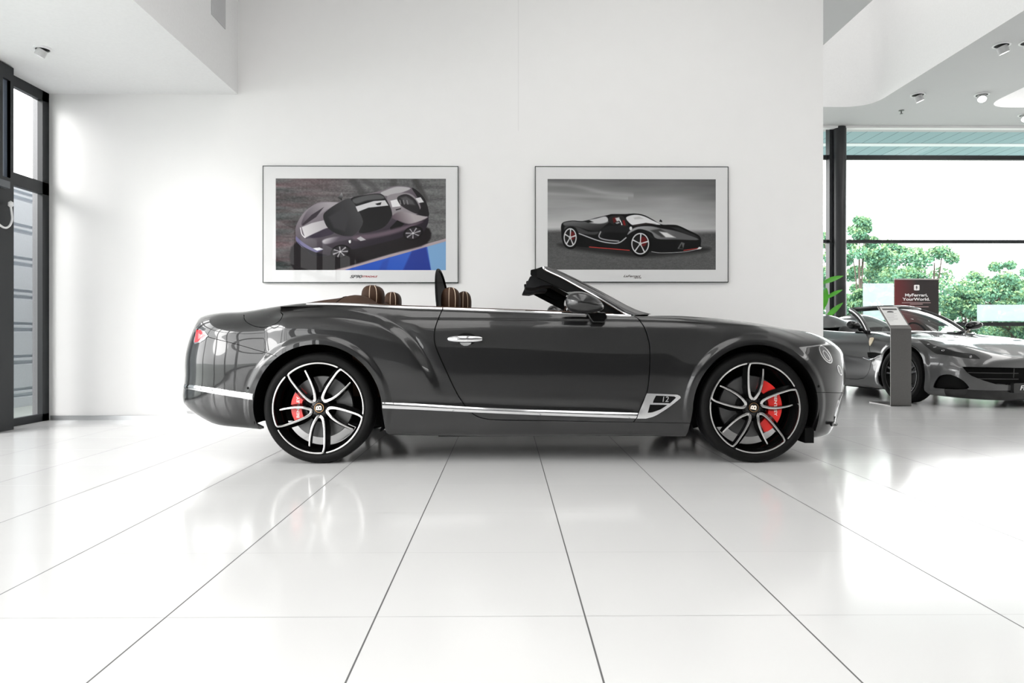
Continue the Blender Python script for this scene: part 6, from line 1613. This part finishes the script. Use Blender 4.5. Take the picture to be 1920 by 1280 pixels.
# ------------------------------------------------------------ trees outside
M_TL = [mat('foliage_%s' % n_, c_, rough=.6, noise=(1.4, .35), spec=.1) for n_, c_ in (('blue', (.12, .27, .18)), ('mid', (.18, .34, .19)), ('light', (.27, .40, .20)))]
M_BARK = mat('bark', (.09, .075, .06), rough=.9)
def tree(px_, py_top, Y, wpx, label, seed, nleaf=9000, trunk=True):
    r = np.random.RandomState(seed); top = P(px_, py_top, Y); R = wpx / 2 * Y / F
    o = empty('tree', (top.x, Y, -.05)); tag(o, label, 'tree', 'trees outside the far window')
    hgt = top.z + .05; base_z = .6
    blobs = []
    for i in range(26):
        a = r.rand() * 2 * PI; v = r.rand() ** .8; z = base_z + (hgt - base_z) * (.15 + .80 * v); prof = math.sin(PI * min(1, (.22 + .70 * v))) ** .7
        rr_ = R * prof * (.35 + .6 * r.rand()); blobs.append((rr_ * math.cos(a), rr_ * math.sin(a) * .8, z, R * (.24 + .16 * r.rand()) * (1.1 - .5 * v)))
    blobs.append((0, 0, hgt - R * .18, R * .20))
    mbs = [MB() for _ in M_TL]
    for i in range(nleaf):
        b_ = blobs[r.randint(len(blobs))]; d_ = r.randn(3); d_ /= np.linalg.norm(d_); q = np.array(b_[:3]) + d_ * b_[3] * r.rand() ** .35 * np.array([1, 1, .8])
        if q[2] > hgt: q[2] = hgt - r.rand() * .2
        s_ = (.035 + .05 * r.rand()) * Y / 28; n_ = r.randn(3); n_ /= np.linalg.norm(n_); u_ = np.cross(n_, r.randn(3)); u_ /= np.linalg.norm(u_); v_ = np.cross(n_, u_)
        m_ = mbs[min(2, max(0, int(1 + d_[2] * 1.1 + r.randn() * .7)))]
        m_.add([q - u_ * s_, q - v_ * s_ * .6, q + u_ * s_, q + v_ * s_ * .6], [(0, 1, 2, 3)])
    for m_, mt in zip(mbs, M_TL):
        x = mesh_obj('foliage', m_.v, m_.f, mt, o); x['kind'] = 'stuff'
    tb = MB().tube([Vector((0, 0, 0)), Vector((.05, 0, hgt * .3)), Vector((-.03, 0, hgt * .6)), Vector((0, 0, hgt * .85))], [R * .07, R * .05, R * .03, R * .012], 8)
    for i in range(7):
        b_ = blobs[i * 3]; tb.tube([Vector((0, 0, hgt * (.25 + .06 * i))), Vector((b_[0] * .5, b_[1] * .5, (b_[2] + hgt * .3) * .55)), Vector(b_[:3])], [R * .03, R * .02, R * .008], 6)
    x = tb.build('trunk', M_BARK, o)
TREES = [(1612, 402, 29, 120, 'tallest blue-green tree outside right beside the dark column', 1), (1560, 426, 37, 110, 'tree outside half hidden behind the dark column and the white wall end', 2), (1668, 448, 34, 150, 'rounded tree outside behind the left part of the red sign', 3),
         (1752, 462, 31, 165, 'broad tree outside directly behind and right of the red sign', 4), (1702, 520, 25, 120, 'lower bushy tree outside just behind the red sign', 5), (1868, 488, 27, 130, 'pale tree outside near the right picture edge with a round crown', 6), (1930, 500, 31, 110, 'pale tree outside cut by the right picture edge', 7), (1812, 545, 23, 100, 'low tree outside above the windscreen pillar of the grey sports car', 8),
         (1895, 565, 21, 110, 'low pale bush outside behind the lowest window bar at the right', 9), (1625, 540, 22, 120, 'low tree outside behind the pale window film and the steel stand', 10), (2010, 480, 30, 130, 'tree outside', 11)]  # the pale window film is the panel added as a reflection
for a in TREES[:10]: tree(*a)
